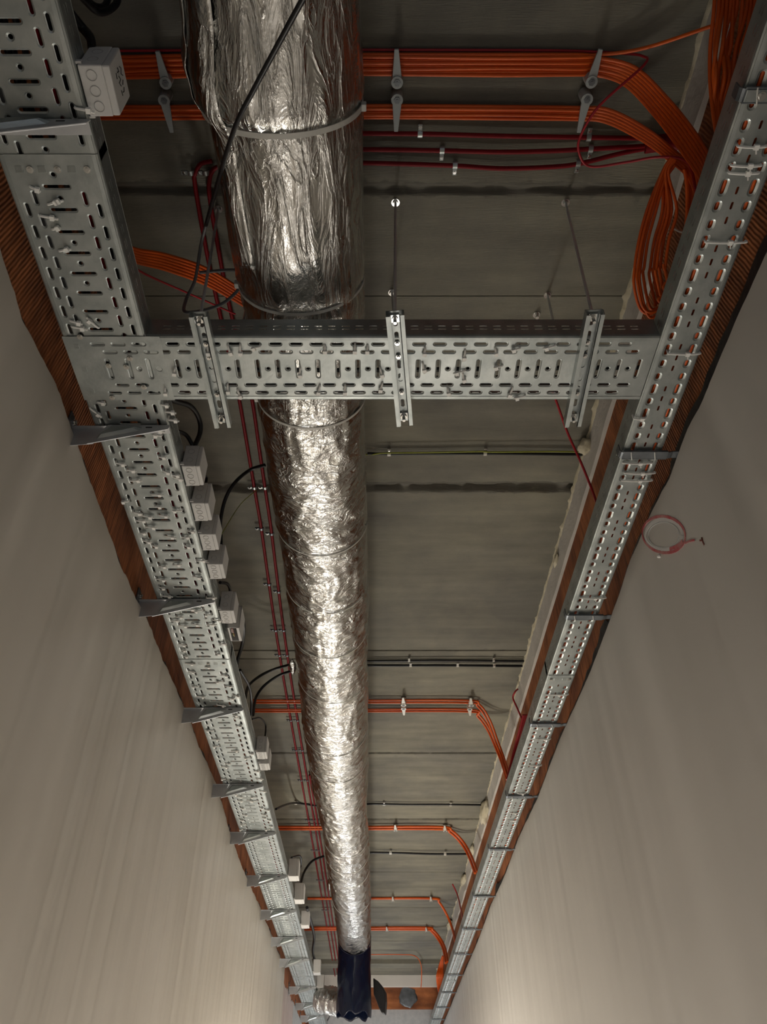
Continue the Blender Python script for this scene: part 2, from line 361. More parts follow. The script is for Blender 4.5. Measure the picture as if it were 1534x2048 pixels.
# red ring drawn on the right wall
def on_wall(px, py): return P(px, py, X=XRP)
def stroke(name, pix, w, m, parent, off=.0012, k=5):
    pts = smooth_pts([on_wall(*q_) for q_ in pix], k); vs = []; fs = []
    for i, p in enumerate(pts):
        t = (pts[min(i+1,len(pts)-1)]-pts[max(i-1,0)]); t.x = 0; t.normalize(); nn = Vector((0, t.z, -t.y))
        ww = w*(1+.35*nz(i*.7, len(pix)))
        for s_ in (-1,1): vs += [(XRP-off, p.y+nn.y*ww*s_, p.z+nn.z*ww*s_), (XRP+.001, p.y+nn.y*ww*s_, p.z+nn.z*ww*s_)]
    for i in range(len(pts)-1):
        o = 4*i; fs += [(o,o+2,o+6,o+4),(o,o+4,o+5,o+1),(o+2,o+3,o+7,o+6)]
    q = MB(); q.add(vs, fs); return q.build(name, m, parent)
ring = [(1328+43*math.cos(t)-3*math.sin(t), 1069+36*math.sin(t)+6*math.cos(t)) for t in [i*math.pi/12 for i in range(25)]]
inner = [(1328+31*math.cos(t), 1070+26*math.sin(t)) for t in [i*math.pi/12 for i in range(25)]]
mk = stroke('marker_ring', ring, .0042, M['redink'], wr)
stroke('filler_ring', [(1328+37*math.cos(t), 1070+31*math.sin(t)) for t in [i*math.pi/12 for i in range(25)]], .006, M['patch'], wr, .0008)
stroke('pencil_ring', inner, .0014, M['greywall'], wr)
stroke('marker_stroke', [(1340,1098),(1355,1092),(1366,1082)], .005, M['redink'], wr, .0016)
stroke('marker_stroke', [(1371,1086),(1380,1082),(1390,1080)], .0028, M['redink'], wr, .0016)
stroke('marker_stroke', [(1400,1081),(1405,1080),(1404,1075),(1406,1083),(1409,1090)], .0022, M['label'], wr, .0016)
p = on_wall(1320,1112); lump('filler_dab', (XRP-.002, p.y, p.z), .006, M['white'], wr)
# ---------------------------------------------------------------- perforated trays
def stadium(cx, cy, a, r, vert):
    pts = []
    for k in range(7): t = math.radians(-90+30*k); pts.append((a+r*math.cos(t), r*math.sin(t)))
    pts.append((0, r))
    for k in range(7): t = math.radians(90+30*k); pts.append((-a+r*math.cos(t), r*math.sin(t)))
    pts.append((0, -r))
    return [(cx-q[1], cy+q[0]) if vert else (cx+q[0], cy+q[1]) for q in pts]
def outer(cx, cy, a, vert, x0, x1, y0, y1):
    if vert: lx0, lx1, ly0, ly1 = y0-cy, y1-cy, -(x1-cx), -(x0-cx)
    else: lx0, lx1, ly0, ly1 = x0-cx, x1-cx, y0-cy, y1-cy
    pts = [(a,ly0),(lx1,ly0),(lx1,ly0/2),(lx1,0),(lx1,ly1/2),(lx1,ly1),(a,ly1),(0,ly1),(-a,ly1),(lx0,ly1),(lx0,ly1/2),(lx0,0),(lx0,ly0/2),(lx0,ly0),(-a,ly0),(0,ly0)]
    return [(cx-q[1], cy+q[0]) if vert else (cx+q[0], cy+q[1]) for q in pts]
def cell(mb, tf, x0, x1, y0, y1, cx, cy, a, r, vert, rim=.0034, dz=.0022):
    rings = [(outer(cx,cy,a,vert,x0,x1,y0,y1), 0)]
    if rim: rings += [(stadium(cx,cy,a,r+rim,vert), 0), (stadium(cx,cy,a,r+rim*.35,vert), dz*.8)]
    rings += [(stadium(cx,cy,a,r,vert), dz if rim else 0)]
    o = len(mb.v)
    for pts, z in rings:
        for (x, y) in pts: mb.v.append(tf(x, y, z))
    for k in range(len(rings)-1):
        for i in range(16):
            j = (i+1) % 16; mb.f.append((o+k*16+i, o+k*16+j, o+(k+1)*16+j, o+(k+1)*16+i))
def strip(mb, tf, x0, x1, L, feats, rim=.0034, y00=0):
    """feats: sorted list of (cx, cy, half_len, r, vert, cell_half)"""
    y = y00
    for (cx, cy, a, r, vert, ch) in feats:
        if cy-ch < y-1e-6 or cy+ch > L: continue
        if cy-ch > y+1e-6: mb.add([tf(x0,y,0),tf(x1,y,0),tf(x1,cy-ch,0),tf(x0,cy-ch,0)], [(0,1,2,3)])
        cell(mb, tf, x0, x1, cy-ch, cy+ch, cx, cy, a, r, vert, rim); y = cy+ch
    if y < L-1e-6: mb.add([tf(x0,y,0),tf(x1,y,0),tf(x1,L,0),tf(x0,L,0)], [(0,1,2,3)])
def tray_mesh(kind, L, H=.068, y_off=0., start=.0, end=.0, sides=(True, True)):
    """x across, y along, z up; bottom at z=0"""
    mb = MB(); flat = lambda x, y, z: (x, y, z)
    ok = lambda cy: start < cy < L-end
    if kind == 'wide':
        Wd = .199; P_ = .050; n = int(L/P_)+3
        def row(cx, ph): return [(cx, cy, .0105, .0036, True, .024) for k in range(-1, n) for cy in [P_*k+ph-y_off % P_] if ok(cy) and ok(cy-.024) and ok(cy+.024)]
        strip(mb, flat, .012, .0345, L, row(.023, .010)); strip(mb, flat, .0345, .060, L, row(.046, .034))
        c = []
        for k in range(-1, n):
            cy = P_*k+.010-y_off % P_
            if ok(cy-.012): c.append((.098, cy, .024, .0034, False, .0125))
            g = int(round((cy+y_off)/P_))
            if g % 4 and ok(cy+.025+.012): c.append((.098, cy+.025, .0002, .0045, False, .0125))
        strip(mb, flat, .060, .136, L, c)
        strip(mb, flat, .136, .161, L, row(.149, .036)); strip(mb, flat, .161, .187, L, row(.174, .012))
        e0, e1 = .012, .187
    else:
        Wd = .108; P_ = .041; n = int(L/P_)+3
        pat = (.0105, .0045, .0105, .0045, .0045)
        def row(cx):
            out = []
            for k in range(-1, n):
                cy = P_*k+.02-y_off % P_; g = int(round((cy+y_off)/P_))
                if ok(cy-.0205) and ok(cy+.0205): out.append((cx, cy, pat[g % 5], .0046, True, .0205))
            return out
        strip(mb, flat, .012, .040, L, row(.0255), rim=.0048); 
        c = []
        for k in range(-1, int(L/.0328)+3):
            cy = .0328*k+.01-y_off % .0328; g = int(round((cy+y_off)/.0328))
            if g % 4 != 3 and ok(cy-.0164) and ok(cy+.0164): c.append((.0555, cy, .0058, .0026, True, .0164))
        strip(mb, flat, .040, .073, L, c, rim=0)
        strip(mb, flat, .073, .098, L, row(.0865), rim=.0048); e0, e1 = .012, .098
    # rounded shoulders then pierced sides and a rolled lip
    prof = [(e0,0),(.004,.0006),(.001,.0028),(0,.007)]
    for s_ in (0, 1):
        X = (lambda x: x) if s_ == 0 else (lambda x: Wd-x)
        pr = [((e0 if s_ == 0 else Wd-e1), 0)]+prof[1:]
        for (xa, za), (xb, zb) in zip(pr, pr[1:]):
            f = [(0,1,2,3)] if s_ else [(3,2,1,0)]
            mb.add([(X(xa),0,za),(X(xa),L,za),(X(xb),L,zb),(X(xb),0,zb)], f)
        if not sides[s_]: continue
        sx = X(0)
        tf = lambda a_, y, z: (sx+(-z if s_ else z), y, a_)
        feats = lambda z_: [(z_, cy, .008, .0018, True, .0165) for k in range(-1, int(L/.0335)+2) for cy in [.0335*k+.012] if ok(cy-.0165) and ok(cy+.0165)]
        strip(mb, tf, .007, .022, L, []); strip(mb, tf, .022, .034, L, feats(.028), rim=0); strip(mb, tf, .034, .046, L, feats(.040), rim=0)
        strip(mb, tf, .046, H, L, [])
        f = [(0,1,2,3)]
        mb.add([(sx,0,H),(sx,L,H),(X(.003),L,H+.003),(X(.003),0,H+.003)], f); mb.add([(X(.003),0,H+.003),(X(.003),L,H+.003),(X(.009),L,H+.002),(X(.009),0,H+.002)], f)
    return mb, Wd
def screw(mb, c, r=.005, h=.005, axis=(0,0,-1)):
    c = Vector(c); ax = Vector(axis); mb.cyl(c, c+ax*h*.35, r*1.45, 14); mb.cyl(c+ax*h*.35, c+ax*h, r, 6)
def tray_seg(name, kind, x, y0, y1, z, label, group, plate=True, drop=0.):
    L = y1-y0; t = thing(name, label, 'cable tray', (x, y0, z-drop), group=group)
    mb, Wd = tray_mesh(kind, L, y_off=y0 % 10, start=.047 if plate else .01, end=.004)
    mb.build('perforated_channel', M['zinc'], t, solid=.0011)
    if plate:
        for fx in ((.17,.40,.70) if kind == 'wide' else (.35,.65)):
            s = MB(); s.prism([(Wd*fx-.008,.022,-.0002),(Wd*fx+.008,.022,-.0002),(Wd*fx+.008,.036,-.003),(Wd*fx-.008,.036,-.003)], (0,0,.003)); s.build('lug', M['zinc'], t, bevel=.0006)
        for fx in ((.28,.56,.86) if kind == 'wide' else (.16,.84)):
            s = MB(); screw(s, (Wd*fx, .030, -.0005)); s.build('bolt', M['bolt'], t, smooth=True)
    return t
XTL, XTR = -.746, .698
Z0 = ZT+EYE
yl = [-.9, YZ(308, ZT), 1.23, YZ(1318, ZT), YZ(1838, ZT), YZ(1953, ZT), 11.75]
names = ['nearest wide perforated tray length, in the top left corner',
         'wide perforated tray length from the top left splice to the crossing tray',
         'wide left tray length just beyond the crossing tray, carrying most white boxes',
         'wide left tray length in the bright middle beyond the bolted splice',
         'distant wide perforated left tray length beside the orange cable crossings',
         'farthest wide perforated left tray length, ending by the foil wrapped stub']
for i in range(6):
    tray_seg('cable_tray', 'wide', XTL, yl[i], yl[i+1]-.0005+(.02 if i not in (1,) else 0), Z0, names[i], 'wide cable tray lengths on the left', plate=i not in (0, 2), drop=.0018*(i % 2))
yr = [-.6, YZ(1350, ZT), YZ(1790, ZT), YZ(1960, ZT), 11.75]
names = ['nearest narrow perforated tray length, from the top right corner past the crossing tray',
         'narrow perforated right tray length beyond the first bolted splice', 'distant narrow perforated right tray length above the bright plaster',
         'farthest narrow perforated right tray length at the bottom of the photo']
for i in range(4):
    tray_seg('cable_tray', 'narrow', XTR, yr[i], yr[i+1]+.02, Z0, names[i], 'narrow cable tray lengths on the right', plate=i > 0, drop=.0018*(i % 2))
# crossing tray
yc0 = YZ(671, ZT); yc1 = yc0+.199
xj = -.545
L = XTR-.004-xj
t = thing('cable_tray', 'perforated steel tray crossing the corridor under the foil duct', 'cable tray', (xj, yc0, Z0-.0035))
mb, Wd = tray_mesh('wide', L, y_off=.0, start=.01, end=.01)
mb.v = [(y, x, z) for (x, y, z) in mb.v]; mb.f = [tuple(reversed(f)) for f in mb.f]
mb.build('perforated_channel', M['zinc'], t, solid=.0011)
# junction plate lapping under the left tray
t = thing('junction_plate', 'flat perforated steel plate joining the crossing tray to the wide left tray', 'tray plate', (XTL-.001, yc0, Z0-.0045))
mb = MB(); fl = lambda x, y, z: (y, x, z); Lp = .235
def prow(cx, ph, x0): return [(cx, k*.05+ph, .0125, .003, True, .024) for k in range(6) if k*.05+ph > x0 and k*.05+ph < Lp-.025]
strip(mb, fl, 0, .012, Lp, []); strip(mb, fl, .012, .0345, Lp, prow(.023,.030,.05)); strip(mb, fl, .0345, .060, Lp, prow(.046,.055,.06))
strip(mb, fl, .060, .136, Lp, [(.098, .09, .026, .0040, False, .0125), (.098,.14,.026,.0040,False,.0125),(.098,.165,.0002,.0045,False,.0125),(.098,.19,.026,.004,False,.0125),(.098,.215,.0002,.0045,False,.0125)])
strip(mb, fl, .136, .161, Lp, prow(.149,.060,.06)); strip(mb, fl, .161, .187, Lp, prow(.174,.035,.05)); strip(mb, fl, .187, .199, Lp, [])
mb.f = [tuple(reversed(f)) for f in mb.f]
mb.build('plate', M['zinc'], t, solid=.0011)
for (x, y) in ((.045,-.004),(.150,.060),(.092,.082),(.135,.086),(.165,.150),(.075,.185)):
    s = MB(); screw(s, (x, y+.004, -.001)); s.build('bolt', M['bolt'], t, smooth=True)
for y in (.02,.09,.16): s = MB(); s.prism([(.022,y,0),(.034,y,0),(.034,y+.014,-.002),(.022,y+.014,-.002)], (0,0,.002)); s.build('lug', M['zinc'], t)
# ---------------------------------------------------------------- slotted struts with threaded rods
def strut(pA, pB, label):
    a = P(*pA, Z=ZT-.026); b_ = P(*pB, Z=ZT-.026); d = (b_-a); Ls = d.length; ang = math.atan2(-d.x, d.y)
    t = thing('support_channel', label, 'support channel', a, (0,0,ang), 'slotted channels under the crossing tray')
    mb = MB(); w = .041; h = .021
    tf = lambda x, y, z: (x, y, h-z)
    strip(mb, tf, -w/2, -.008, Ls, []); strip(mb, tf, .008, w/2, Ls, [])
    strip(mb, tf, -.008, .008, Ls, [(0, .03+k*.042, .008, .0052, True, .02) for k in range(int(Ls/.042)) if .03+k*.042 < Ls-.02], rim=0)
    for s_ in (-1, 1):
        x = s_*w/2
        mb.add([(x,0,0),(x,Ls,0),(x,Ls,h),(x,0,h)], [(0,1,2,3)])
        mb.add([(x,0,0),(x,Ls,0),(x-s_*.0095,Ls,0),(x-s_*.0095,0,0)], [(0,1,2,3)])
        mb.add([(x-s_*.0095,0,0),(x-s_*.0095,Ls,0),(x-s_*.0095,Ls,.006),(x-s_*.0095,0,.006)], [(0,1,2,3)])
    mb.build('slotted_channel', M['zinc'], t, solid=.002)
    for y in (.018, Ls-.022):
        s = MB(); s.box((-.010,y-.010,h-.006),(.010,y+.010,h-.002)); s.cyl((0,y,h-.002),(0,y,h-.010),.0078,6); s.cyl((0,y,h-.004),(0,y,-.004),.004,10)
        s.build('nut', M['bolt'], t, smooth=True)
    for y in (.09, .13, Ls-.10):
        s = MB(); screw(s, (0, y, h-.003), .0042, .006); s.build('bolt', M['bolt'], t, smooth=True)
    return t
ST_ = [((395,634),(445,856),'slotted steel channel under the left end of the crossing tray'),
       ((789,632),(809,852),'slotted steel channel under the middle of the crossing tray, right of the duct'),
       ((1191,630),(1145,854),'slotted steel channel under the right end of the crossing tray')]
def rod(top, bot, label):
    p = Vector(top); q = Vector(bot); Lr = (p-q).length
    t = thing('threaded_rod', label, 'threaded rod', q, group='threaded rods hanging the crossing tray')
    dv = p-q; n = int(Lr/.004)
    mb = MB().tube([dv*(i/n) for i in range(n+1)], .0042, 8, True, lambda i: 1.0 if i % 2 else .86)
    mb.build('rod', M['rod'], t, smooth=True, ang=80)
    s = MB(); s.cyl(dv-Vector((0,0,.0)), dv-Vector((0,0,.002)), .0125, 18); s.cyl(dv-Vector((0,0,.002)), dv-Vector((0,0,.010)), .0085, 6); s.build('anchor_nut', M['bolt'], t, smooth=True)
RODS = [((437,418),(408,650),'left'),((791,405),(797,650),'middle'),((1131,405),(1185,650),'right')]
for (sa, sb, lab), (tp, bt, w_) in zip(ST_, RODS):
    s = strut(sa, sb, lab); a = P(*sa, Z=ZT-.026); b_ = P(*sb, Z=ZT-.026); d = (b_-a).normalized()
    rb = a+d*.018; rt = P(*tp, Z=ZC); rb.z += .012
    rod(rt, rb, 'threaded steel rod at the near end of the %s support channel' % w_)
    rb2 = b_-d*.022; rb2.z += .012
    rt2 = {'left': Vector((rb2.x+.03, rb2.y-.05, ZC+EYE)), 'middle': P(784,585,Z=ZC), 'right': P(1095,590,Z=ZC)}[w_]
    rod(rt2, rb2, 'threaded steel rod at the far end of the %s support channel, behind the crossing tray' % w_)
s = MB(); p = P(1073,629,Z=ZC); s.cyl(p, p-Vector((0,0,.003)), .0125, 18); s.cyl(p-Vector((0,0,.003)), p-Vector((0,0,.02)), .006, 10)
tag(s.build('ceiling_anchor', M['bolt'], smooth=True), 'bare steel anchor in the ceiling just above the crossing tray', 'anchor')
# ---------------------------------------------------------------- left cantilever brackets
def bracket():
    t = thing('cantilever_bracket', '', 'bracket')
    A = .262                                        # arm length from wall
    dw, dt = .072, .016
    mb = MB()
    # web, facing the viewer, with embossed panel
    web = [(0,0,0),(A,0,0),(A+.006,0,-.006),(A,0,-dt),(.006,0,-dw)]
    mb.prism([(.100,0,0),(.060,0,-dw),(A,0,-dt),(A+.006,0,-.006),(A,0,0)], (0,.002,0))
    mb.prism([(.060,0,-dw),(A,0,-dt),(A,0,-dt+.002),(.060,0,-dw+.002)], (0,.0035,0))
    mb.prism([(.0,.002,0),(A,.002,0),(A,.002,-.002),(.0,.002,-.002)], (0,.028,0)); mb.prism([(0,.012,-.002),(.09,.012,-.002),(.07,.012,-.060),(0,.012,-.068)], (0,.002,0))
    mb.build('arm', M['zinc_arm'], t, bevel=.0006)
    e = MB(); pts = [(.108,-.008),(.190,-.008),(.194,-.013),(.188,-.023),(.084,-.054),(.080,-.051)]
    ins = [(.114,-.015),(.172,-.015),(.174,-.017),(.170,-.021),(.094,-.045),(.091,-.042)]
    n = len(pts); e.add([(x,-.0002,z) for x,z in pts]+[(x,-.009,z) for x,z in ins], [tuple(range(n,2*n))]+[(i,(i+1)%n,n+(i+1)%n,n+i) for i in range(n)])
    e.build('embossed_panel', M['zinc'], t)
    h = MB(); h.box((.203,-.0006,-.012),(.220,.0,-.008)); h.build('slot', M['ink'], t)
    w_ = MB().box((-.003,-.020,-.080),(.001,.030,.035)); w_.build('wall_plate', M['zinc_dark'], t, bevel=.001)
    s = MB(); screw(s, (.001,.008,-.062), .006, .008, (1,0,0)); screw(s, (.001,.008,.020), .006, .008, (1,0,0)); s.build('bolt', M['bolt'], t, smooth=True)
    return t
bl = [(236,'nearest dark steel cantilever bracket under the wide left tray, beside the first white box'),
      (848,'steel cantilever bracket under the left tray just beyond the crossing tray'),
      (1196,'steel cantilever bracket under the left tray beside the black cable loop and stacked white boxes'),
      (1413,'steel cantilever bracket under the left tray beside the two orange bundles left of the duct'),
      (1566,'steel cantilever bracket under the left tray next after the pair of pale boxes'),
      (1662,'steel cantilever bracket under the left tray level with the single orange bundle'),
      (1749,'steel cantilever bracket under the left tray beside the small pale box with curled wire'),
      (1818,'steel cantilever bracket under the left tray, fourth from the farthest group, above the bright wall'),
      (1873,'steel cantilever bracket under the left tray level with the last orange crossing'),
      (1916,'steel cantilever bracket under the left tray just before the wall corner'),
      (1972,'steel cantilever bracket under the far left tray beside the dark plastic sleeve'),
      (2005,'farthest clearly seen cantilever bracket under the left tray'),
      (2030,'last faint cantilever bracket at the lower edge under the left tray')]
B0 = None
for i, (py, lab) in enumerate(bl):
    loc = (XL+.004, YZ(py, ZT), Z0-.0035)
    if B0 is None: B0 = bracket(); B0.location = loc; B0['label'] = lab; B0['group'] = 'cantilever brackets under the left tray'
    else: dup(B0, loc, None, lab)
# ---------------------------------------------------------------- right tray stirrups
def stirrup():
    t = thing('tray_stirrup', '', 'bracket'); w = .024; mb = MB()
    def bend(p0, p1):
        (x0,z0),(x1,z1) = p0, p1; dx, dz = x1-x0, z1-z0; l = math.hypot(dx,dz); nx_, nz_ = -dz/l*.0015, dx/l*.0015
        mb.prism([(x0-nx_,0,z0-nz_),(x1-nx_,0,z1-nz_),(x1+nx_,0,z1+nz_),(x0+nx_,0,z0+nz_)], (0,w,0))
    path = [(-.010,.022),(-.010,-.002),(-.007,-.007),(-.002,-.009),(.122,-.009),(.130,-.0075),(.136,-.0055),(.160,-.0055)]
    for p0, p1 in zip(path, path[1:]): bend(p0, p1)
    mb.build('strap', M['zinc_dark'], t)
    r = MB(); r.box((-.002,-.003,-.011),(.122,.001,-.004)); r.box((-.002,w-.001,-.011),(.122,w+.003,-.004)); r.build('folded_rib', M['zinc_dark'], t, bevel=.001)
    h = MB(); h.tube(smooth_pts([(.018,-.003,-.012),(.022,w*.5,-.013),(.027,w+.003,-.012)]), .0016, 6); h.tube(smooth_pts([(.083,-.003,-.012),(.087,w*.5,-.013),(.092,w+.003,-.012)]), .0016, 6); h.build('cable_tie_loop', M['nylon'], t, smooth=True)
    return t
rl = [(905,'dark steel stirrup around the narrow right tray, first below the crossing tray'),
      (1230,'dark steel stirrup around the right tray, second below the crossing tray'),
      (1446,'steel stirrup around the right tray where the red cable drops in'),
      (1590,'steel stirrup around the right tray beside the pale mortar corner'),
      (1696,'steel stirrup around the right tray near the single orange bend'),
      (1790,'steel stirrup around the right tray at its second splice'),
      (1856,'steel stirrup around the far right tray level with the last orange bends'),
      (1906,'steel stirrup around the far right tray beside the distant orange coil'),
      (1948,'steel stirrup around the far right tray, level with the brick end wall'),
      (1983,'steel stirrup around the far right tray just below the third splice'),
      (2013,'steel stirrup near the end of the right tray, second from the lowest'),
      (2037,'lowest and farthest steel stirrup around the right tray')]
R0 = None
for i, (py, lab) in enumerate(rl):
    loc = (XTR, YZ(py, ZT)-.012, Z0-.002)
    if R0 is None: R0 = stirrup(); R0.location = loc; R0['label'] = lab; R0['group'] = 'steel stirrups under the right tray'
    else: dup(R0, loc, None, lab)
loc = (XTR, YZ(186, ZT)-.012, Z0-.002); o = dup(R0, loc, None, 'bolted steel stirrup around the right tray in the top right corner')
s = MB(); screw(s, (.030,.012,-.0125), .006, .006); s.build('bolt', M['bolt'], o, smooth=True)
s = MB(); s.box((.0,.001,-.0128),(.11,.023,-.0105)); s.build('cover_strip', M['zinc'], o, bevel=.002)
# ---------------------------------------------------------------- white junction boxes
def jbox(loc, label, marks=False, opened=False, rot=0, sc=1, circles=True):
    t = thing('junction_box', label, 'junction box', loc, (0,0,rot), 'white junction boxes on the left tray')
    D, Lb, H = .040*sc, .082*sc, .086*sc
    if opened:
        mb = MB(); mb.box((0,0,0),(.003,Lb,H)); mb.box((0,0,0),(D,.003,H)); mb.box((0,Lb-.003,0),(D,Lb,H)); mb.box((0,0,H-.003),(D,Lb,H)); mb.box((D-.012,0,0),(D,Lb,.003)); mb.box((D-.003,0,0),(D,Lb,H)); mb.box((0,0,0),(.008,Lb,.003))
        mb.build('body', M['box'], t, bevel=.001)
        l = MB().box((.011,.010,.0025),(.020,.040,.006)); lb = l.build('terminal_block', M['label'], t, bevel=.001)
        for k in range(4): MB().box((.012,.012+k*.007,.0015),(.019,.014+k*.007,.0026)).build('print_mark', M['box'], lb)
        for k in range(3): cable('wire', [(.012+.004*k,.045,.005),(.014+.003*k,.055,.003),(.020-.002*k,.068,.006)], .0012, (M['cblack'],M['yellow'],M['label'])[k], None, parent=t, n=6)
    else:
        mb = MB(); mb.box((0,0,0),(D,Lb,H)); mb.build('body', M['box'], t, bevel=.0025)
        l = MB().box((D-.0005,.001,.001),(D+.012*sc,Lb-.001,H-.001)); lid = l.build('lid', M['box'], t, bevel=.003)
        if marks:
            ink = [[(.025,.030),(.030,.022),(.038,.030),(.044,.020)],[(.050,.026),(.056,.034)],[(.022,.045),(.030,.040),(.028,.052)],[(.036,.048),(.044,.040),(.046,.054),(.054,.046)],[(.062,.030),(.068,.036),(.066,.044)],[(.060,.052),(.070,.050)],[(.026,.060),(.036,.062)]]
            for st in ink:
                MB().tube([(D+.0122*sc, y, H-.002-z) for (z, y) in [(b_,a_) for a_,b_ in st]], .0011, 5).build('ink_mark', M['ink'], lid)
        if circles:
            for k in range(3):
                r = MB(); c = (D*.5, Lb*(.2+.3*k), -.0004)
                r.tube([(c[0]+.0085*sc*math.cos(a*math.pi/12), c[1]+.0085*sc*math.sin(a*math.pi/12), c[2]) for a in range(25)], .0007, 5); r.build('knockout', M['boxin'], t, smooth=True)
            for k in range(2):
                r = MB(); r.tube([(D*.5+.009*sc*math.cos(a*math.pi/12), -.0004, H*(.3+.4*k)+.009*sc*math.sin(a*math.pi/12)) for a in range(25)], .0007, 5); r.build('knockout', M['boxin'], t, smooth=True)
        MB().box((-.004,-.005,.004),(.008,.0,.014)).build('fixing_ear', M['box'], t, bevel=.001); MB().box((-.004,Lb,.004),(.008,Lb+.005,.014)).build('fixing_ear', M['box'], t, bevel=.001)
    return t
XB = XTL+.199+.003
def yb_(py): return YZ(py, ZT+.005)
bx = [(130,'large white junction box with black pen marks on the near left tray',True,False,1.12),
      (933,'white junction box on the left tray, first beyond the crossing tray',False,False,1),
      (1007,'white junction box on the left tray, second beyond the crossing tray',False,False,1),
      (1069,'white junction box on the left tray, third beyond the crossing tray',False,False,1),
      (1129,'white junction box on the left tray, fourth beyond the crossing tray',False,False,1),
      (1222,'white junction box on the left tray directly above the open box',False,False,1),
      (1256,'open white junction box showing a brown terminal block',False,True,1.12),
      (1505,'pale junction box on the left tray, upper one of the pair beyond the orange bundles',False,False,.95),
      (1528,'pale junction box on the left tray, lower one of the pair beyond the orange bundles',False,False,.95),
      (1753,'pale box on the far left tray under the curled wire',False,False,1.3),
      (1800,'pale box on the far left tray above the fourth orange crossing',False,False,1.3),
      (1851,'pale box on the far left tray level with the last orange crossing',False,False,1.2),
      (1946,'pale box on the far left tray, top one of the last three',False,False,1.3),
      (1975,'pale box on the far left tray, middle one of the last three',False,False,1.3),
      (2003,'pale box on the far left tray, lowest of the last three',False,False,1.3)]
for i, (py, lab, mk_, op, sc) in enumerate(bx):
    jbox((XB+(.014 if op else 0), yb_(py), Z0+.006), lab, mk_, op, 0, sc, circles=py < 1600)
# ---------------------------------------------------------------- foil duct
tab = [(-200,-.156,-.0092),(0,-.158,-.0092),(120,-.164,-.0092),(175,-.162,-.0092),(222,-.151,-.0094),(480,-.149,-.0095),(590,-.143,-.0095),(650,-.140,-.0095),(900,-.143,-.0085),
       (1059,-.1385,-.0086),(1250,-.1385,-.008),(1350,-.1400,-.0085),(1450,-.1450,-.009),(1560,-.1440,-.011),(1610,-.137,-.015),(1660,-.133,-.012),(1720,-.134,-.008),(1800,-.131,-.006),(1900,-.1275,-.005),(1990,-.1275,-.005)]
ZD = 1.875
dk = []
for py, sl, sr in tab:
    al, ar = math.atan(-sl/CT), math.atan(-sr/CT); h = (al-ar)/2; c = (al+ar)/2; R = ZD/math.cos(c)
    dk.append((YZ(py, ZD), -ZD*math.tan(c), R*math.sin(h)))
dk[0] = (-.9, dk[0][1], dk[0][2])
def duct_c(y): return interp(y, [(a,b_) for a,b_,c in dk]), interp(y, [(a,c) for a,b_,c in dk])
SW = [(272,.006),(628,.004),(856,.004),(1111,.0026),(1227,.0026),(1316,.0024),(1406,.0022),(1512,.0022),(1566,.0022),(1716,.003),(1748,.003),(1776,.0024),(1832,.0024)]
def yring(py):
    y = 3.
    for _ in range(12):
        x, r = duct_c(y); y = YZ(py, ZD-r)
    return y
RY = [(yring(py), w) for py, w in SW]
YD1 = yring(1908)
duct = thing('ventilation_duct', 'large round ventilation duct wrapped in crinkled aluminium foil', 'duct', (0, 0, 0))
NA = 120; ysd = []; y = -.9
while y < YD1: ysd.append(y); y += .011 if y < 3.2 else .022
vs = []; fs = []
for y in ysd:
    cx, r = duct_c(y)
    pinch = sum(-.0035*math.exp(-((y-ry)/.012)**2)+.0015*math.exp(-((abs(y-ry)-.035)/.02)**2) for ry, w in RY)
    near = max(0, min(1, (1.35-y)/.5))
    for k in range(NA):
        a = 2*math.pi*k/NA; ca, sa = math.cos(a), math.sin(a)
        lon = (1-abs(nz(ca*5+3, sa*5, y*1.5)))**6*.006*near-.002*near
        cir = (1-abs(nz(ca*2.6, sa*2.6+7, y*8)))**6*.006*(1-near)
        soft = .0042*nz(ca*1.6, sa*1.6, y*2.4+9)
        crk = .012*max(0, nz(ca*6, sa*6, y*8+20))*max(0, nz(ca*2+5, sa*2, y*1.7+4))*2
        rr = r+lon+cir+soft+crk+pinch
        vs.append((cx+rr*ca, y, ZD+EYE+rr*sa))
for j in range(len(ysd)-1):
    for k in range(NA): fs.append((j*NA+k, (j+1)*NA+k, (j+1)*NA+(k+1)%NA, j*NA+(k+1)%NA))
q = MB(); q.add(vs, fs); q.build('foil_jacket', M['foil'], duct, smooth=True, ang=180)
for i, (ry, w) in enumerate(RY):
    cx, r = duct_c(ry); mb = MB(); rr = r+.0015; tl = .02*nz(i*3.7, 2)
    pts = [Vector((cx+rr*math.cos(a), ry+tl*math.cos(a), ZD+EYE+rr*math.sin(a))) for a in [2*math.pi*k/96 for k in range(97)]]
    vs = []; fs = []
    for p in pts:
        o_ = (p-Vector((cx, p.y, ZD+EYE))).normalized()*.0022
        vs += [p+Vector((0,-w,0)), p+Vector((0,-w,0))+o_, p+Vector((0,w,0))+o_, p+Vector((0,w,0))]
    for k in range(96):
        for m_ in range(4): fs.append((4*k+m_, 4*k+(m_+1)%4, 4*k+4+(m_+1)%4, 4*k+4+m_))
    mb.add(vs, fs); st = mb.build('strap', M['nylon'], duct, smooth=True)
    if i < 3:
        aa = math.radians(-8 if i == 0 else 190); c = Vector((cx+(rr+.005)*math.cos(aa), ry, ZD+EYE+(rr+.005)*math.sin(aa)))
        MB().box(c-Vector((.006,.008,.010)), c+Vector((.006,.008,.010))).build('strap_lock', M['nylon'], st, bevel=.002)
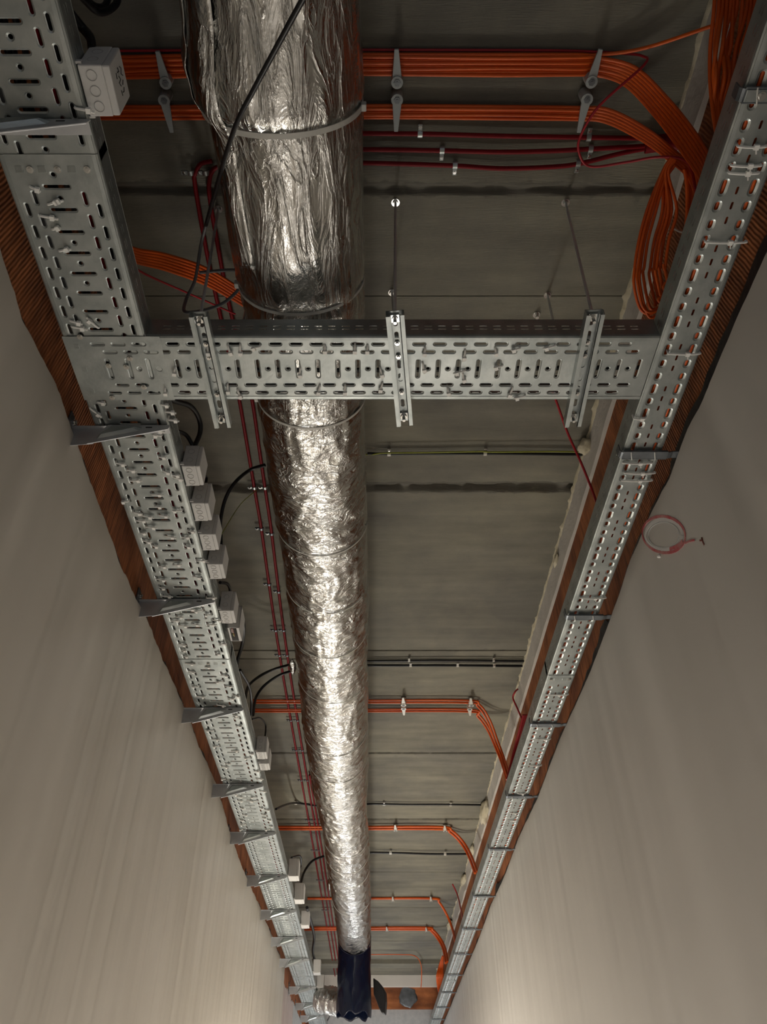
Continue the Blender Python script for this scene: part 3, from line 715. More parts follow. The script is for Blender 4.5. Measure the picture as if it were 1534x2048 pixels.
# loose foil flap folded along the left flank
vs = []; fs = []
n = 90
for i in range(n+1):
    y = -.5+i*(1.55/n); cx, r = duct_c(y)
    for k in range(7):
        a = math.radians(218+k*3.2+6*nz(y*2, 3)); rr = r+.005+.010*math.exp(-((k-3)/1.3)**2)+.003*nz(y*14, k*.7)
        vs.append((cx+rr*math.cos(a), y, ZD+EYE+rr*math.sin(a)))
for i in range(n):
    for k in range(6): fs.append((i*7+k, i*7+k+1, i*7+8+k, i*7+7+k))
q = MB(); q.add(vs, fs); q.build('foil_seam', M['foil'], duct, smooth=True, solid=.0012, ang=180)
# torn foil edge hanging at the upper left flank and small silver tape stub farther on
q = MB(); c0 = P(385,150,Z=1.88)
vs = []; fs = []
for i in range(26):
    y = c0.y-.22+i*.012; cx, r = duct_c(y)
    for k in range(6):
        a = math.radians(176+k*5); rr = r+.004+(5-k)*.0035*abs(nz(y*9, 3))+.003*nz(y*30, k)
        vs.append((cx+rr*math.cos(a), y, ZD+EYE+rr*math.sin(a)))
for i in range(25):
    for k in range(5): fs.append((i*6+k, i*6+k+1, i*6+7+k, i*6+6+k))
q.add(vs, fs); q.build('torn_foil', M['foil'], duct, smooth=True, solid=.001)
p = P(585,1333,Z=1.93); s = lump('foil_stub', p, .03, M['foil'], duct, 4, (.55,2.1,.7), .25)
p = P(660,1768,Z=1.93); s = lump('foil_stub', p, .045, M['foil'], duct, 8, (.5,1.5,1), .25)
# dark plastic sleeve hanging from the duct end
cx, r = duct_c(YD1)
vs = []; fs = []; n = 44; NS = 64
t = thing('plastic_sleeve', 'dark blue-black plastic sheet sleeve hanging from the far end of the foil duct', 'plastic sheet', (cx, YD1, ZD+EYE))
for i in range(n+1):
    u = i/n
    for k in range(NS):
        a = 2*math.pi*k/NS; ca, sa = math.cos(a), math.sin(a)
        if u < .3:                       # collar over the duct end, turning downwards
            w_ = u/.3; th = w_*math.pi/2
            rr = r+.004+.003*nz(ca*4, sa*4, i*.3)
            lx = rr*ca; ly = .02+.17*math.sin(th)*1.0+rr*sa*math.sin(th)*-1*1.0; lz = rr*sa*math.cos(th)-.17*(1-math.cos(th))
        else:
            w_ = (u-.3)/.7; rr = r*(1.0+.05*w_)+.008*nz(ca*3, sa*3, w_*3)+.004*nz(ca*7, sa*7, w_*5)
            lx = rr*ca; ly = .19-rr*sa; lz = -.17-w_*(.45+.05*nz(ca*1.5+4, sa*3, 9)+.012*nz(ca*5, sa*5, 4))
        vs.append((lx, ly, lz))
for i in range(n):
    for k in range(NS): fs.append((i*NS+k, (i+1)*NS+k, (i+1)*NS+(k+1)%NS, i*NS+(k+1)%NS))
q = MB(); q.add(vs, fs); q.build('film', M['blue'], t, smooth=True, solid=.001, ang=180); sleeve = t
# duct end lip, stub duct on the left and hanging flap on the right
def crinkle_tube(name, c0, c1, r, m, label, cat, seed):
    c0, c1 = Vector(c0), Vector(c1); n = 26; d = (c1-c0); ax = d.normalized(); u = ax.orthogonal().normalized(); v = ax.cross(u); vs = []; fs = []
    for i in range(n+1):
        for k in range(32):
            a = 2*math.pi*k/32; rr = r*(1+.06*(i % 2)+.18*nz(math.cos(a)*2+seed, math.sin(a)*2, i*.35))
            vs.append(c0+d*(i/n)+u*rr*math.cos(a)+v*rr*math.sin(a))
    for i in range(n):
        for k in range(32): fs.append((i*32+k, (i+1)*32+k, (i+1)*32+(k+1)%32, i*32+(k+1)%32))
    fs.append(tuple(range(32))); fs.append(tuple(n*32+k for k in range(32)))
    q = MB(); q.add(vs, fs); return tag(q.build(name, m, smooth=True, ang=180), label, cat)
p = P(665,2000,Y=9.0)
crinkle_tube('foil_duct_stub', P(636,1998,Y=9.0), P(684,2004,Y=8.9), .115, M['foil'], 'short crumpled foil duct branch between the left tray and the dark sleeve', 'duct', 3)
q = MB(); vs = []; fs = []
base = [(746,1955),(756,1962),(764,1972),(770,1984),(771,2002),(769,2028),(763,2026),(757,2014),(752,2000),(747,1988)]
pts = [P(a_,b_,Y=8.7) for a_,b_ in base]
q.prism([p-sleeve.location for p in pts], (.02,.10,0)); o = q.build('flap', M['black'], sleeve, bevel=.01); o['label'] = 'black flap'
# ---------------------------------------------------------------- orange bundles on the ceiling
def bundle(paths_fn, n, r, m, lab, grp, name='orange_cable', k=6, nn=8):
    for i in range(n): cable(name, paths_fn(i), r, m, lab, 'cable', grp, k, nn)
R1 = .0047
def up1(i):
    y0 = 109+i*5.8; w = 1.6*math.sin(i*2.1); Z = 2.222-(i % 2)*.004
    pts = [(205,y0+6),(330,y0+3+w),(480,y0),(620,y0-w),(800,y0-w*.5),(1000,y0+w),(1150,y0),(1195,y0+1)]
    out = [P(a,b_,Z=Z) for a,b_ in pts]
    if i == 0: return out+[P(1290,96,Z=2.19), P(1430,50,Z=2.1)]
    e = (i-3.5)
    out += [P(1262+e*-3,150+e*6.0,Z=2.19), P(1325-e*4,212+e*6,Z=2.12), P(1378-e*5,280+e*5.5,Z=2.0), P(1412-e*5,335+e*4,Z=1.86), P(1440-e*4,400+e*4,Z=1.70)]
    return out
bundle(up1, 8, R1, M['orange'], 'orange cable in the upper thick bundle crossing the nearest ceiling plank', 'orange cables of the upper near bundle')
def up2(i):
    y0 = 212+i*6.0; w = 1.5*math.sin(i*1.7+1); Z = 2.222-(i % 2)*.004; e = i-2
    pts = [(190,y0+1),(330,y0+w),(480,y0),(620,y0),(800,y0-w*.5),(1000,y0+w),(1150,y0+3)]
    out = [P(a,b_,Z=Z) for a,b_ in pts]
    out += [P(1215-e*2,232+e*6,Z=2.2), P(1290-e*3,270+e*5,Z=2.14), P(1345-e*3,312+e*4,Z=2.07), P(1385-e*2,350+e*5,Z=1.95), P(1405-e*2,420+e*5,Z=1.78)]
    return out
bundle(up2, 5, R1, M['orange'], 'orange cable in the lower bundle crossing the nearest ceiling plank', 'orange cables of the lower near bundle')
def red0(i):
    y0 = 103; return [P(a,b_,Z=2.232) for a,b_ in ((210,102),(480,100),(800,100),(1100,101),(1195,104),(1245,107))]+[P(1285,112,Z=2.2),P(1288,130,Z=2.15),P(1200,210,Z=2.1),P(1162,270,Z=2.1),P(1158,305,Z=2.1),P(1180,333,Z=2.1),P(1250,325,Z=2.08),P(1320,314,Z=2.05),P(1375,325,Z=1.98),P(1395,400,Z=1.8)]
cable('red_cable', red0(0), .0034, M['redlt'], 'thin red cord along the upper orange bundle looping down over the red cables', 'cable')
# bundle leaving the left tray toward the duct
def lb(i):
    e = i-2.5; return [P(205,470+e*5,Z=1.66), P(262,508+e*5,Z=1.74),P(330,524+e*6,Z=1.88),P(410,552+e*6.5,Z=2.02),P(480,592+e*6,Z=2.12),P(560,640+e*6,Z=2.2)]
bundle(lb, 6, R1, M['orange'], 'orange cable rising from the left tray behind the duct, before the crossing tray', 'orange cables rising from the left tray')
cable('red_cable', [P(250,520,Z=1.72),P(290,548,Z=1.8),P(380,588,Z=2.0),P(470,628,Z=2.15)], .003, M['redlt'], 'thin red cord below the orange cables rising from the left tray', 'cable')
# thick vertical bundle top right
def vb(i):
    s = [0,.1,.18,.27,.36,.62,.72,.8,.88,.95,.5,.42][i]
    x0, x1 = 1428+90*s, 1420+45*s
    return [P(x0+4,-60,Z=2.0), P(x0,20,Z=1.93), P(1421+80*s+7*math.sin(i*3),90,Z=1.86+.02*math.cos(i*5)), P(1420+66*s+6*math.sin(i*2),150,Z=1.81+.02*math.cos(i*4)), P(1424+46*s,205,Z=1.78), P(1432+30*s,260,Z=1.70), P(1442+20*s,310,Z=1.62)]
bundle(vb, 12, .0045, M['orange'], 'orange cable in the thick bundle dropping into the right tray at the top right', 'orange cables of the top right bundle')
# coil behind right tray
for i in range(9):
    s = i/8; pts = []
    L_, T_, Rr, B_ = 1268+i*7+10*math.sin(i*2.7), 330+9*math.sin(i*2), 1386+8*math.cos(i*1.9), 636-i*7-9*math.cos(i*2.3)
    left = [(1340+s*10,T_-8), (1322+s*14,T_+20), (L_+26,420), (L_+10,480), (L_+2,530+i), (L_,570-i*5), (L_+12,(B_+590)/2+8), (1302+i*3,B_), (1330+i*2,B_-22), (1352+i,B_-70), (1366+i,480), (Rr-4,400), (Rr-6,360), (1368,338)]
    for (a, b_) in left:
        u = min(1, max(0, (b_-320)/310)); pts.append(P(a, b_, Z=2.0-.13*u-.012*(i % 3)))
    cable('orange_cable', pts, .0042, M['orange'], 'orange cable loop in the coil hanging behind the right tray', 'cable', 'orange loops of the hanging coil', 5)
cable('cable_tie', [P(1345,455,Z=2.0), P(1356,462,Z=1.97), P(1368,466,Z=1.93)], .0025, M['white'], 'curved white tie holding the orange coil by the right tray', 'cable tie')
# cables lying in the trays
for i in range(14):
    ph = i*1.7; x = XTR+.012+.0062*i; z = Z0+.010+(i % 3)*.009
    pts = [(x+.004*math.sin(y*1.3+ph), y, z+.003*math.sin(y*2+ph)) for y in [-.5+.35*k for k in range(35)]]
    cable('orange_cable', pts, .0043, M['orange'], 'orange cable lying inside the narrow right tray, seen through its slots', 'cable', 'orange cables lying in the right tray', 2, 6)
mm = [M['cblack'], M['cgrey'], M['cblack'], M['cblack'], M['cblack'], M['cgrey'], M['cblack'], M['red'], M['cblack'], M['cblack']]
nm = {'black_sheath':'black', 'grey_sheath':'grey', 'red_sheath':'red'}
for i in range(10):
    ph = i*2.3; x = XTL+.02+.0178*i; z = Z0+.012+(i % 3)*.008
    pts = [(x+.006*math.sin(y*1.1+ph), y, z+.003*math.sin(y*1.7+ph)) for y in [-.8+.35*k for k in range(35)]]
    c_ = nm[mm[i].name]
    cable(c_+'_cable', pts, .006, mm[i], '%s cable lying inside the wide left tray, seen through its slots' % c_, 'cable', '%s cables lying in the left tray' % c_, 2, 6)
for i in range(4):
    pts = [(x, yc0+.04+.035*i+.004*math.sin(x*4+i), Z0+.012+.004*(i % 2)) for x in [-.72+.12*k for k in range(13)]]
    cable('black_cable', pts, .006, M['cblack'], 'black cable lying inside the crossing tray', 'cable', 'black cables in the crossing tray', 3, 6)
# far bundles
def far(pys, n, x0, x1, bend, r, lab, grp, gap=4.2, x0b=None):
    for i in range(n):
        e = (i-(n-1)/2)*gap; Z = 2.218
        pts = [P(x0, pys+e, Z=Z), P((x0+x1)*.5, pys+e*.9, Z=Z), P(x1, pys+e, Z=Z)]
        for j, (a, b_, z_) in enumerate(bend): pts.append(P(a-e*.9, b_+e*.6, Z=z_))
        cable('orange_cable', pts, r, M['orange'], lab, 'cable', grp)
far(1403, 2, 505, 930, [(957,1411,2.212),(977,1440,2.17),(993,1482,2.08),(1005,1515,1.98),(1018,1555,1.8)], .0062, 'orange cable in the upper pair crossing the lit middle ceiling', 'orange cables, upper middle crossing', 5)
far(1421, 2, 505, 935, [(957,1432,2.21),(977,1459,2.15),(992,1492,2.06),(1004,1522,1.96),(1016,1560,1.8)], .0062, 'orange cable in the lower pair crossing the lit middle ceiling', 'orange cables, lower middle crossing', 4.5)
far(1656, 2, 555, 880, [(902,1663,2.212),(925,1686,2.14),(940,1712,2.02),(952,1745,1.85)], .0095, 'orange cable of the single bundle crossing beyond the pale mortar corner', 'orange cables, third crossing', 5)
far(1797, 1, 615, 865, [(878,1804,2.21),(894,1830,2.12),(905,1858,1.98),(911,1885,1.8)], .012, 'lone orange cable crossing the far ceiling, fourth crossing', None, 4)
far(1857, 2, 600, 850, [(864,1861,2.21),(880,1880,2.12),(889,1900,2.0),(893,1925,1.85)], .013, 'orange cable of the farthest bundle crossing the ceiling', 'orange cables, farthest crossing', 4)
cable('orange_cable', [P(742,1909,Z=2.2),P(800,1909,Z=2.2),P(830,1912,Z=2.19),P(842,1930,Z=2.15),P(843,1960,Z=2.05),P(842,1975,Z=1.98)], .005, M['orange'], 'thin orange cable dropping in front of the far brick course', 'cable')
for i in range(6):
    pts = [P(a, b_, Z=2.15-.3*min(1,max(0,(b_-1915)/60))) for a, b_ in ((889+i,1912),(878+i*2,1935),(874+i*2.2,1955),(878+i*2,1985),(888+i,1990),(890,1950))]
    cable('orange_cable', pts, .011, M['orange'], 'orange loop in the distant coil beside the right tray', 'cable', 'orange loops of the distant coil', 4)
# ---------------------------------------------------------------- red cables
for i, (pp, w_) in enumerate((([(640,266),(725,267),(850,268),(1000,272),(1180,275),(1290,277),(1350,280)],'upper'),
                        ([(640,300),(725,299),(870,301),(1000,304),(1100,302),(1180,298),(1290,292),(1350,284)],'middle'),
                        ([(640,327),(725,326),(900,331),(1000,337),(1100,334),(1160,327),(1250,305),(1345,289)],'lower'))):
    cable('red_cable', [P(a,b_,Z=2.222) for a,b_ in pp], .0068, M['red'], '%s of the three dark red cables right of the duct' % w_, 'cable')
cable('red_cable', [P(1290,290,Z=2.215), P(1330,285,Z=2.21), P(1362,286,Z=2.2)], .024, M['red'], 'dark red sleeve where the three red cables meet the right wall', 'cable', lim=False)
def lred(sl0, py0, extra=0):
    pts = []
    for py in (400,500,600,700,800,900,1000,1059,1150,1240,1350,1450,1550,1650,1750,1830,1900,1960):
        if py < py0: continue
        pts.append(P(PXC+sl0(py)*(VPY-py), py, Z=2.222))
    return pts
f1 = lambda py: interp(py, [(400,-.1765),(500,-.1745),(600,-.1725),(800,-.166),(900,-.1655),(1059,-.165),(1300,-.170),(1500,-.169),(1650,-.167),(1900,-.165)])
f2 = lambda py: interp(py, [(400,-.162),(500,-.1615),(600,-.160),(800,-.150),(1059,-.1505),(1300,-.156),(1500,-.155),(1650,-.153),(1900,-.152)])
f3 = lambda py: interp(py, [(1500,-.149),(1650,-.144),(1900,-.140)])
cable('red_cable', [P(424,322,Z=2.225), P(402,328,Z=2.225), P(392,345,Z=2.222), P(390,370,Z=2.222)]+lred(f1, 450), .0066, M['red'], 'outer dark red cable running along the ceiling left of the duct', 'cable')
cable('red_cable', [P(450,330,Z=2.225), P(428,338,Z=2.225), P(419,360,Z=2.222)]+lred(f2, 400), .0066, M['red'], 'dark red cable running along the ceiling close beside the duct', 'cable')
cable('red_cable', lred(f3, 1550), .0066, M['red'], 'short third red cable emerging beside the duct in the middle distance', 'cable')
cable('red_cable', [P(1085,740,Z=2.1),P(1108,790,Z=2.05),P(1135,865,Z=1.98),P(1162,925,Z=1.9),P(1186,985,Z=1.8),P(1200,1030,Z=1.66)], .0042, M['redlt'], 'taut red cord slanting from behind the crossing tray to the right tray', 'cable')
cable('red_cable', [P(1040,1378,Z=2.2),P(1030,1384,Z=2.18),P(1026,1396,Z=2.16),P(1034,1415,Z=2.1),P(1050,1445,Z=1.98),P(1062,1480,Z=1.7)], .005, M['redlt'], 'thin red cord curling out of the right wall to the right tray', 'cable')
for i in range(3): cable('red_cable', [P(1048+i*3,1430,Z=1.95),P(1040+i*4,1460,Z=1.9),P(1032+i*4,1490,Z=1.85),P(1022+i*4,1530,Z=1.75),P(1015+i*4,1560,Z=1.66)], .009, M['redlt'], 'thick red cable sagging over the side of the right tray beside the orange bend', 'cable', 'red cables sagging beside the orange bend')
cable('red_cable', [P(905,1768,Z=2.2),P(915,1790,Z=2.1),P(922,1820,Z=1.9),P(926,1840,Z=1.7)], .006, M['redlt'], 'distant thin red cord dropping to the right tray', 'cable')
# ---------------------------------------------------------------- black cables
cable('black_cable', [P(640,-60,Z=1.45),P(605,0,Z=1.47),P(560,82,Z=1.50),P(510,175,Z=1.54),P(470,255,Z=1.6),P(440,350,Z=1.75),P(412,450,Z=1.95)], .0052, M['cblack'], 'black cable slanting in front of the foil duct at the top', 'cable', k=8)
cable('grey_cable', [P(412,450,Z=1.95),P(402,490,Z=1.96),P(390,560,Z=1.9),P(372,600,Z=1.85),P(374,625,Z=1.75),P(440,610,Z=1.8),P(480,575,Z=1.85),P(487,548,Z=1.85),P(465,540,Z=1.9),P(400,545,Z=1.92)], .0045, M['cgrey'], 'grey cable end curling around the left threaded rod', 'cable', k=8)
def loopc(pix, r, lab, m='cblack', nme='black_cable'): return cable(nme, [P(a,b_,Z=z_) for a,b_,z_ in pix], r, M[m], lab, 'cable', k=8)
loopc([(130,-40,1.75),(165,-5,1.85),(200,25,1.9),(232,8,1.95),(238,-30,2.0)], .008, 'black cable looping at the top edge beside the near left tray')
loopc([(140,-60,1.8),(175,0,1.9),(205,14,1.95),(222,-12,2.0)], .007, 'inner black cable loop at the top edge beside the near left tray')
loopc([(120,0,1.68),(160,50,1.72),(180,75,1.70),(185,100,1.66)], .009, 'black cable running into the large marked junction box')
loopc([(300,770,1.63),(345,800,1.68),(380,812,1.74),(398,838,1.75),(400,865,1.72),(388,895,1.66)], .0075, 'black cable loop above the first box beyond the crossing tray')
loopc([(350,860,1.65),(372,870,1.68),(385,890,1.66)], .006, 'short black cable entering the first box beyond the crossing tray')
loopc([(530,930,2.05),(500,940,2.05),(470,965,1.98),(450,1000,1.92),(441,1045,1.85),(442,1090,1.78),(436,1130,1.68)], .0065, 'black cable arching from the duct to the fourth white box')
loopc([(390,945,1.68),(410,952,1.74),(412,965,1.72),(402,985,1.66)], .005, 'tiny black cable loop between the first two boxes')
loopc([(440,1165,1.66),(455,1168,1.72),(460,1185,1.72),(450,1200,1.66)], .006, 'small black cable loop above the stacked boxes')
loopc([(462,1200,1.68),(480,1225,1.74),(488,1255,1.76),(484,1290,1.74),(474,1330,1.68),(480,1375,1.64)], .007, 'black cable bowing out around the open junction box')
loopc([(585,1328,2.0),(550,1338,2.0),(520,1352,1.95),(497,1372,1.85),(490,1400,1.7)], .007, 'upper black cable arching from the foil stub to the left tray')
loopc([(590,1340,2.0),(560,1350,2.0),(530,1370,1.95),(512,1395,1.87),(506,1430,1.7)], .007, 'lower black cable arching from the foil stub to the left tray')
loopc([(480,1340,1.66),(498,1372,1.70),(503,1400,1.70),(502,1430,1.66)], .006, 'black cable hugging the left tray side before the orange bundles')
loopc([(505,1438,1.66),(520,1436,1.75),(531,1450,1.78),(530,1475,1.7)], .004, 'thin black wire loop above the pair of pale boxes')
loopc([(552,1618,1.68),(570,1610,1.9),(592,1606,2.2),(640,1612,2.215),(700,1612,2.22),(740,1608,2.214),(810,1609,2.214),(900,1609,2.214),(972,1610,2.212)], .007, 'black cable crossing the ceiling at the pale mortar corner')
loopc([(740,1705,2.22),(800,1706,2.22),(860,1708,2.22),(935,1708,2.22)], .009, 'black cable crossing the ceiling between the third and fourth orange crossings')
loopc([(648,1712,2.05),(625,1722,2.0),(608,1745,1.9),(600,1775,1.7)], .009, 'black cable arching from the duct to the far boxes')
loopc([(583,1715,1.64),(600,1712,1.75),(602,1730,1.75),(597,1740,1.7)], .006, 'curled black wire on top of the far pale box')
loopc([(614,1815,1.66),(628,1870,1.8),(626,1905,1.8),(634,1935,1.75),(642,1975,1.78),(648,2000,1.66)], .012, 'black cable hanging along the farthest left boxes')
loopc([(480,745,2.2),(735,907,2.215),(780,908,2.222),(975,907,2.222),(1185,909,2.222)][1:], .006, 'black cable crossing the ceiling just beyond the crossing tray')
cable('earth_cable', [P(a,b_,Z=2.214) for a,b_ in ((730,909),(745,909),(770,906),(850,905),(960,903),(985,904),(1100,903),(1180,904))], .003, M['yellow'], 'green-yellow earth wire lying on the black ceiling cable', 'cable', k=8)
cable('earth_cable', [P(513,980,Z=2.2),P(480,1010,Z=2.05),P(442,1070,Z=1.7)], .0016, M['yellow'], 'thin green-yellow wire from the ceiling to the fourth white box', 'cable')
loopc([(600,1322,2.222),(740,1322,2.222),(900,1321,2.222),(1060,1322,2.222)], .0062, 'upper of the two black cables crossing beside the dark plank joint')
loopc([(600,1330,2.222),(740,1331,2.222),(900,1331,2.222),(1060,1332,2.222)], .0075, 'lower of the two black cables crossing beside the dark plank joint')
for i in range(5): loopc([(628+i*3,2044,1.68),(636+i*3,2018,1.72),(652+i,2012,1.75),(660,2030,1.72),(650,2048,1.66)], .008, 'grey wire in the tangled loop at the far end of the left tray', 'cgrey', 'grey_wire')['group'] = 'tangled grey wires at the far left'
# ---------------------------------------------------------------- clips
def lever_clip(boss, tip, label, Z=2.205):
    a = P(*boss, Z=Z); b_ = P(*tip, Z=Z); d = b_-a; L_ = d.length; ang = math.atan2(-d.x, d.y)
    t = thing('cable_clip', label, 'cable clip', a, (0,0,ang), 'grey lever clips over the near orange bundles')
    mb = MB(); pr = [(-.012,0),(-.0115,.018),(-.0055,L_),(.0055,L_),(.0115,.018),(.012,0)]
    mb.prism([(x,y,-.013) for x,y in pr], (0,0,.007)); mb.build('arm', M['clip'], t, bevel=.0015)
    s = MB(); s.cyl((0,0,.030),(0,0,-.016),.0155,24); s.build('boss', M['clip'], t, smooth=True, ang=30)
    s = MB(); s.cyl((0,0,-.0155),(0,0,-.0185),.009,6); s.cyl((0,0,-.0185),(0,0,-.020),.004,12); s.build('screw', M['zinc_dark'], t, smooth=True)
    return t
for bs, tp, lb_ in (((333,162),(316,99),'grey lever clip on the upper near bundle, left of the duct'),((330,197),(345,262),'grey lever clip on the lower near bundle, left of the duct'),
                    ((794,161),(793,95),'grey lever clip on the upper near bundle, just right of the duct'),((794,196),(792,260),'grey lever clip on the lower near bundle, just right of the duct'),
                    ((1181,160),(1200,95),'grey lever clip on the upper near bundle, where it bends'),((1172,195),(1156,262),'grey lever clip on the lower near bundle, where it bends')):
    lever_clip(bs, tp, lb_)
def small_clip(loc, label, group, m, sc=1., rot=0):
    t = thing('cable_clip', label, 'cable clip', loc, (0,0,rot), group)
    s = MB(); s.tube([(x, .008*math.cos(a), -.012+.0105*math.sin(a)) for x, a in [(0, math.pi*(k/8)-math.pi) for k in range(9)]], .0001, 4)
    s = MB(); w = .0065
    pr = [(.0115*math.cos(a), -.002-.0115*math.sin(a)) for a in [math.pi*k/10 for k in range(11)]]+[(.009*math.cos(a), -.002-.009*math.sin(a)) for a in [math.pi*k/10 for k in range(10,-1,-1)]]
    n = len(pr); vs = [(x_, y, z+.005) for x_ in (-w, w) for y, z in pr]
    fs = [(i, i+1, n+i+1, n+i) for i in range(n-1)]+[(n-1, 0, n, 2*n-1)]
    h = n//2
    for i in range(h-1): fs += [(i, n-1-i, n-2-i, i+1), (n+i, n+i+1, 2*n-2-i, 2*n-1-i)]
    s.add([(x*sc,y*sc,z*sc) for x,y,z in vs], fs); s.build('band', m, t, smooth=True)
    s = MB(); s.box((-w*sc*.9,.009*sc,-.003*sc),(w*sc*.9,.027*sc,.004)); s.build('foot', m, t, bevel=.001)
    s = MB(); screw(s, (0,.019*sc,-.003*sc), .0035*sc, .004*sc); s.build('screw', M['bolt'], t, smooth=True)
    return t
g = 'metal clips on the three red cables'
for px, py, lb_, rt in ((840,268,'small metal clip on the upper red cable right of the duct',math.pi),(884,301,'small metal clip on the middle red cable right of the duct',0),(910,331,'small metal clip on the lower red cable right of the duct',0),
                    (1177,275,'small metal clip on the upper red cable under the red loop',math.pi),(1181,298,'small metal clip on the middle red cable under the red loop',0),(1156,327,'small metal clip on the lower red cable under the red loop',0)):
    small_clip(P(px,py,Z=2.222), lb_, g, M['zinc'], 1, rt)
g = 'small clips on the black ceiling cables'
for px, py, z_, lb_, sc in ((778,908,2.222,'clear clip on the green-yellow wire, left one',1),(970,907,2.222,'clear clip on the green-yellow wire, right one',1),
    (818,1321,2.222,'clip on the upper of the two black cables, left one',.9),(987,1321,2.222,'clip on the upper of the two black cables, right one',.9),
    (821,1331,2.222,'clip on the lower of the two black cables, left one',1),(915,1331,2.222,'clip on the lower of the two black cables, middle one',1),(988,1332,2.222,'clip on the lower of the two black cables, right one',1),
    (768,1608,2.22,'clip on the black cable by the mortar corner, left one',1.4),(901,1609,2.22,'clip on the black cable by the mortar corner, right one',1.4),(592,1606,2.22,'clip on the black cable by the mortar corner, left of the duct',1.4),
    (781,1706,2.22,'clip on the black cable after the third orange crossing, left one',1.5),(890,1708,2.22,'clip on the black cable after the third orange crossing, right one',1.5)):
    small_clip(P(px,py,Z=z_), lb_, g, M['clear'], sc, math.pi)
g = 'clear wedge clips on the far orange bundles'
def wedge(px, py, lb_, sc):
    up = -1 if 'upper' in lb_ or 'third' in lb_ or 'lone' in lb_ or 'farthest' in lb_ else 1
    L_ = (VPY-py)/1000*14; q_ = py-up*L_*.35; t = lever_clip((px, q_), (px+up*1.0, q_+up*L_), lb_); t['group'] = g
    for ch in t.children:
        if ch.name.startswith('arm') or ch.name.startswith('boss'): ch.data.materials[0] = M['clear']
for px, py, lb_, sc in ((807,1401,'clear clip on the upper middle orange pair, left one',1.0),(942,1402,'clear clip on the upper middle orange pair, right one',1.0),(807,1418,'clear clip on the lower middle orange pair, left one',1.0),(939,1419,'clear clip on the lower middle orange pair, right one',1.0),
    (791,1654,'clear clip on the third orange crossing, left one',1.3),(890,1655,'clear clip on the third orange crossing, right one',1.3),(786,1797,'clear clip on the lone fourth orange cable, left one',1.5),(862,1797,'clear clip on the lone fourth orange cable, right one',1.5),
    (774,1857,'clear clip on the farthest orange bundle, left one',1.5),(853,1858,'clear clip on the farthest orange bundle, right one',1.5)): wedge(px, py, lb_, sc)
g = 'metal clips on the red cables left of the duct'
for fi, (f_, w_) in enumerate(((f1,'outer'),(f2,'inner'))):
    for j, py in enumerate((345,975,1057+10*fi,1168+15*fi,1260,1310,1400,1440,1500,1560,1640,1700,1760,1820)):
        small_clip(P(PXC+f_(max(400,py))*(VPY-py), py, Z=2.222), 'small clip on the %s red cable running left of the duct' % w_, 'small clips on the %s red cable left of the duct' % w_, M['zinc_dark'] if py > 1000 else M['zinc'], 1, math.pi/2)
# ---------------------------------------------------------------- white cable ties hooked through the slots
def tie_mesh(L_):
    mb = MB()
    mb.tube(smooth_pts([(0,0,.012),(0,0,.001),(.003,0,-.0035),(L_*.55,.001,-.0045),(L_,.003,-.006)], 4), .0026, 6)
    mb.box((L_*.66-.003,-.0045,-.011),(L_*.66+.006,.0055,-.0030)); return mb
lens = (.022,.030,.038)
proto = []
def place_tie(k, loc, rz, lab, grp):
    if len(proto) <= k:
        while len(proto) <= k:
            o = tie_mesh(lens[len(proto)]).build('cable_tie', M['white'], smooth=True); tag(o, lab, 'cable tie', grp); proto.append(o); o.location = loc; o.rotation_euler = (0,0,rz)
            o['used'] = 0
        if True: return proto[k]
    o = proto[k].copy(); COL.objects.link(o); o.location = loc; o.rotation_euler = (0,0,rz); o['label'] = lab; o['group'] = grp; return o
rnd = random.Random(3)
def snap(y, ph): return round((y-ph)/.05)*.05+ph
gl = 'white cable ties hooked through the left tray'; ll = 'small white cable tie hooked through slots of the wide left tray'
near = [(60,372,.3),(96,408,-.35),(80,430,.1),(104,458,-.35),(118,501,-.3),(150,215,.1),(140,640,.2),(143,652,.1),(198,655,-2.2),(195,803,0),(180,815,.8),(322,808,0),(330,822,0),(336,838,0)]
for (px, py, rz) in near:
    p = P(px, py, Z=ZT-.001); place_tie(rnd.randrange(3), p, rz, ll, gl)
py = 872
while py < 1660:
    Y_ = YZ(py, ZT)
    for u, pr_ in ((.023,.45),(.046,.55),(.095,.22),(.149,.35),(.174,.5)):
        if rnd.random() < pr_:
            yy = snap(Y_, .01 if u in (.023,.174) else .035)
            place_tie(rnd.randrange(3), (XTL+u, yy+rnd.uniform(-.008,.008), Z0-.001), rnd.uniform(-.25,.2)+(math.pi if rnd.random() < .15 else 0), ll, gl)
    py += max(5, (VPY-py)/1500*22)
gc = 'white cable ties hooked through the crossing tray'; lc = 'small white cable tie hooked through slots of the crossing tray'
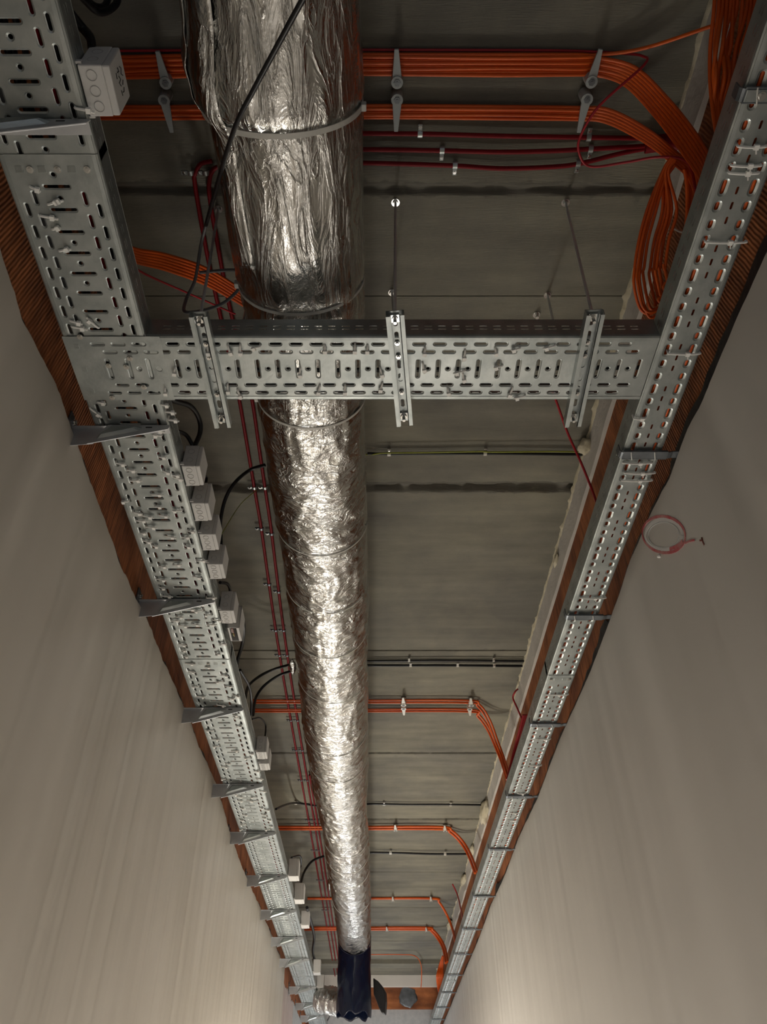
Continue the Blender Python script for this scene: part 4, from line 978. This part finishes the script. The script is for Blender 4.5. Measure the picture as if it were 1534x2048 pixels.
for px, py in ((455,690),(480,690),(520,692),(650,690),(710,690),(735,690),(850,695),(930,700),(990,695),(1040,695),(1110,690),(455,768),(475,778),(600,735),(640,770),(690,770),(760,735),(765,765),(845,725),(895,775),(930,740),(1005,730),(925,745),(1025,775),(1050,790),(350,735),(330,775),(415,690)):
    p = P(px, py, Z=ZT-.005); place_tie(rnd.randrange(2), p, rnd.choice((math.pi/2, math.pi/2+.2, math.pi/2-.3, math.pi*.9)), lc, gc)
# long ties across the right tray
def long_tie(px0, px1, py, lab):
    p = P(px0, py, Z=ZT-.002); q = P(px1, py, Z=ZT-.002); L_ = q.x-p.x
    mb = MB(); mb.tube(smooth_pts([(0,0,.012),(0,0,0),(.003,0,-.003),(L_*.5,.001,-.0045),(L_,0,-.003),(L_+.002,0,.004)], 4), .0026, 6)
    mb.box((L_*.55,-.005,-.009),(L_*.55+.010,.005,-.002)); mb.tube([(L_*.55+.005,0,-.006),(L_*.55+.008,.012,-.010)], .0016, 5)
    o = mb.build('cable_tie', M['white'], smooth=True, loc=p); tag(o, lab, 'cable tie', 'long white ties across the right tray')
for a_, b_, py, lb_ in ((1476,1530,292,'long white tie across the right tray, highest of all near the top right'),(1462,1520,330,'long white tie across the right tray, upper of the close pair at top right'),(1458,1515,345,'long white tie across the right tray, lower of the close pair at top right'),
    (1411,1490,483,'long white tie across the right tray beside the orange coil'),(1336,1398,706,'long white tie across the right tray level with the crossing tray'),(1267,1290,836,'short white tie on the left rim of the right tray below the crossing tray'),
    (1249,1308,945,'long white tie across the right tray, upper of two below the first dark stirrup'),(1244,1302,960,'long white tie across the right tray, lower of two below the first dark stirrup'),(1246,1302,925,'white tie pressed against the first dark stirrup'),(1160,1210,1195,'long white tie across the right tray above the second dark stirrup'),
    (1092,1135,1388,'long white tie across the right tray below its bolted splice'),(1072,1100,1477,'white tie across the right tray, first below the third stirrup'),(1058,1082,1530,'white tie across the right tray, second below the third stirrup'),(1035,1050,1586,'white tie on the right tray just above the fourth stirrup'),
    (1020,1036,1625,'white tie on the right tray below the fourth stirrup'),(1015,1034,1640,'faint white tie on the right tray beyond the fourth stirrup')):
    long_tie(a_, b_, py, lb_)
for o in proto:
    if 'used' in o: del o['used']
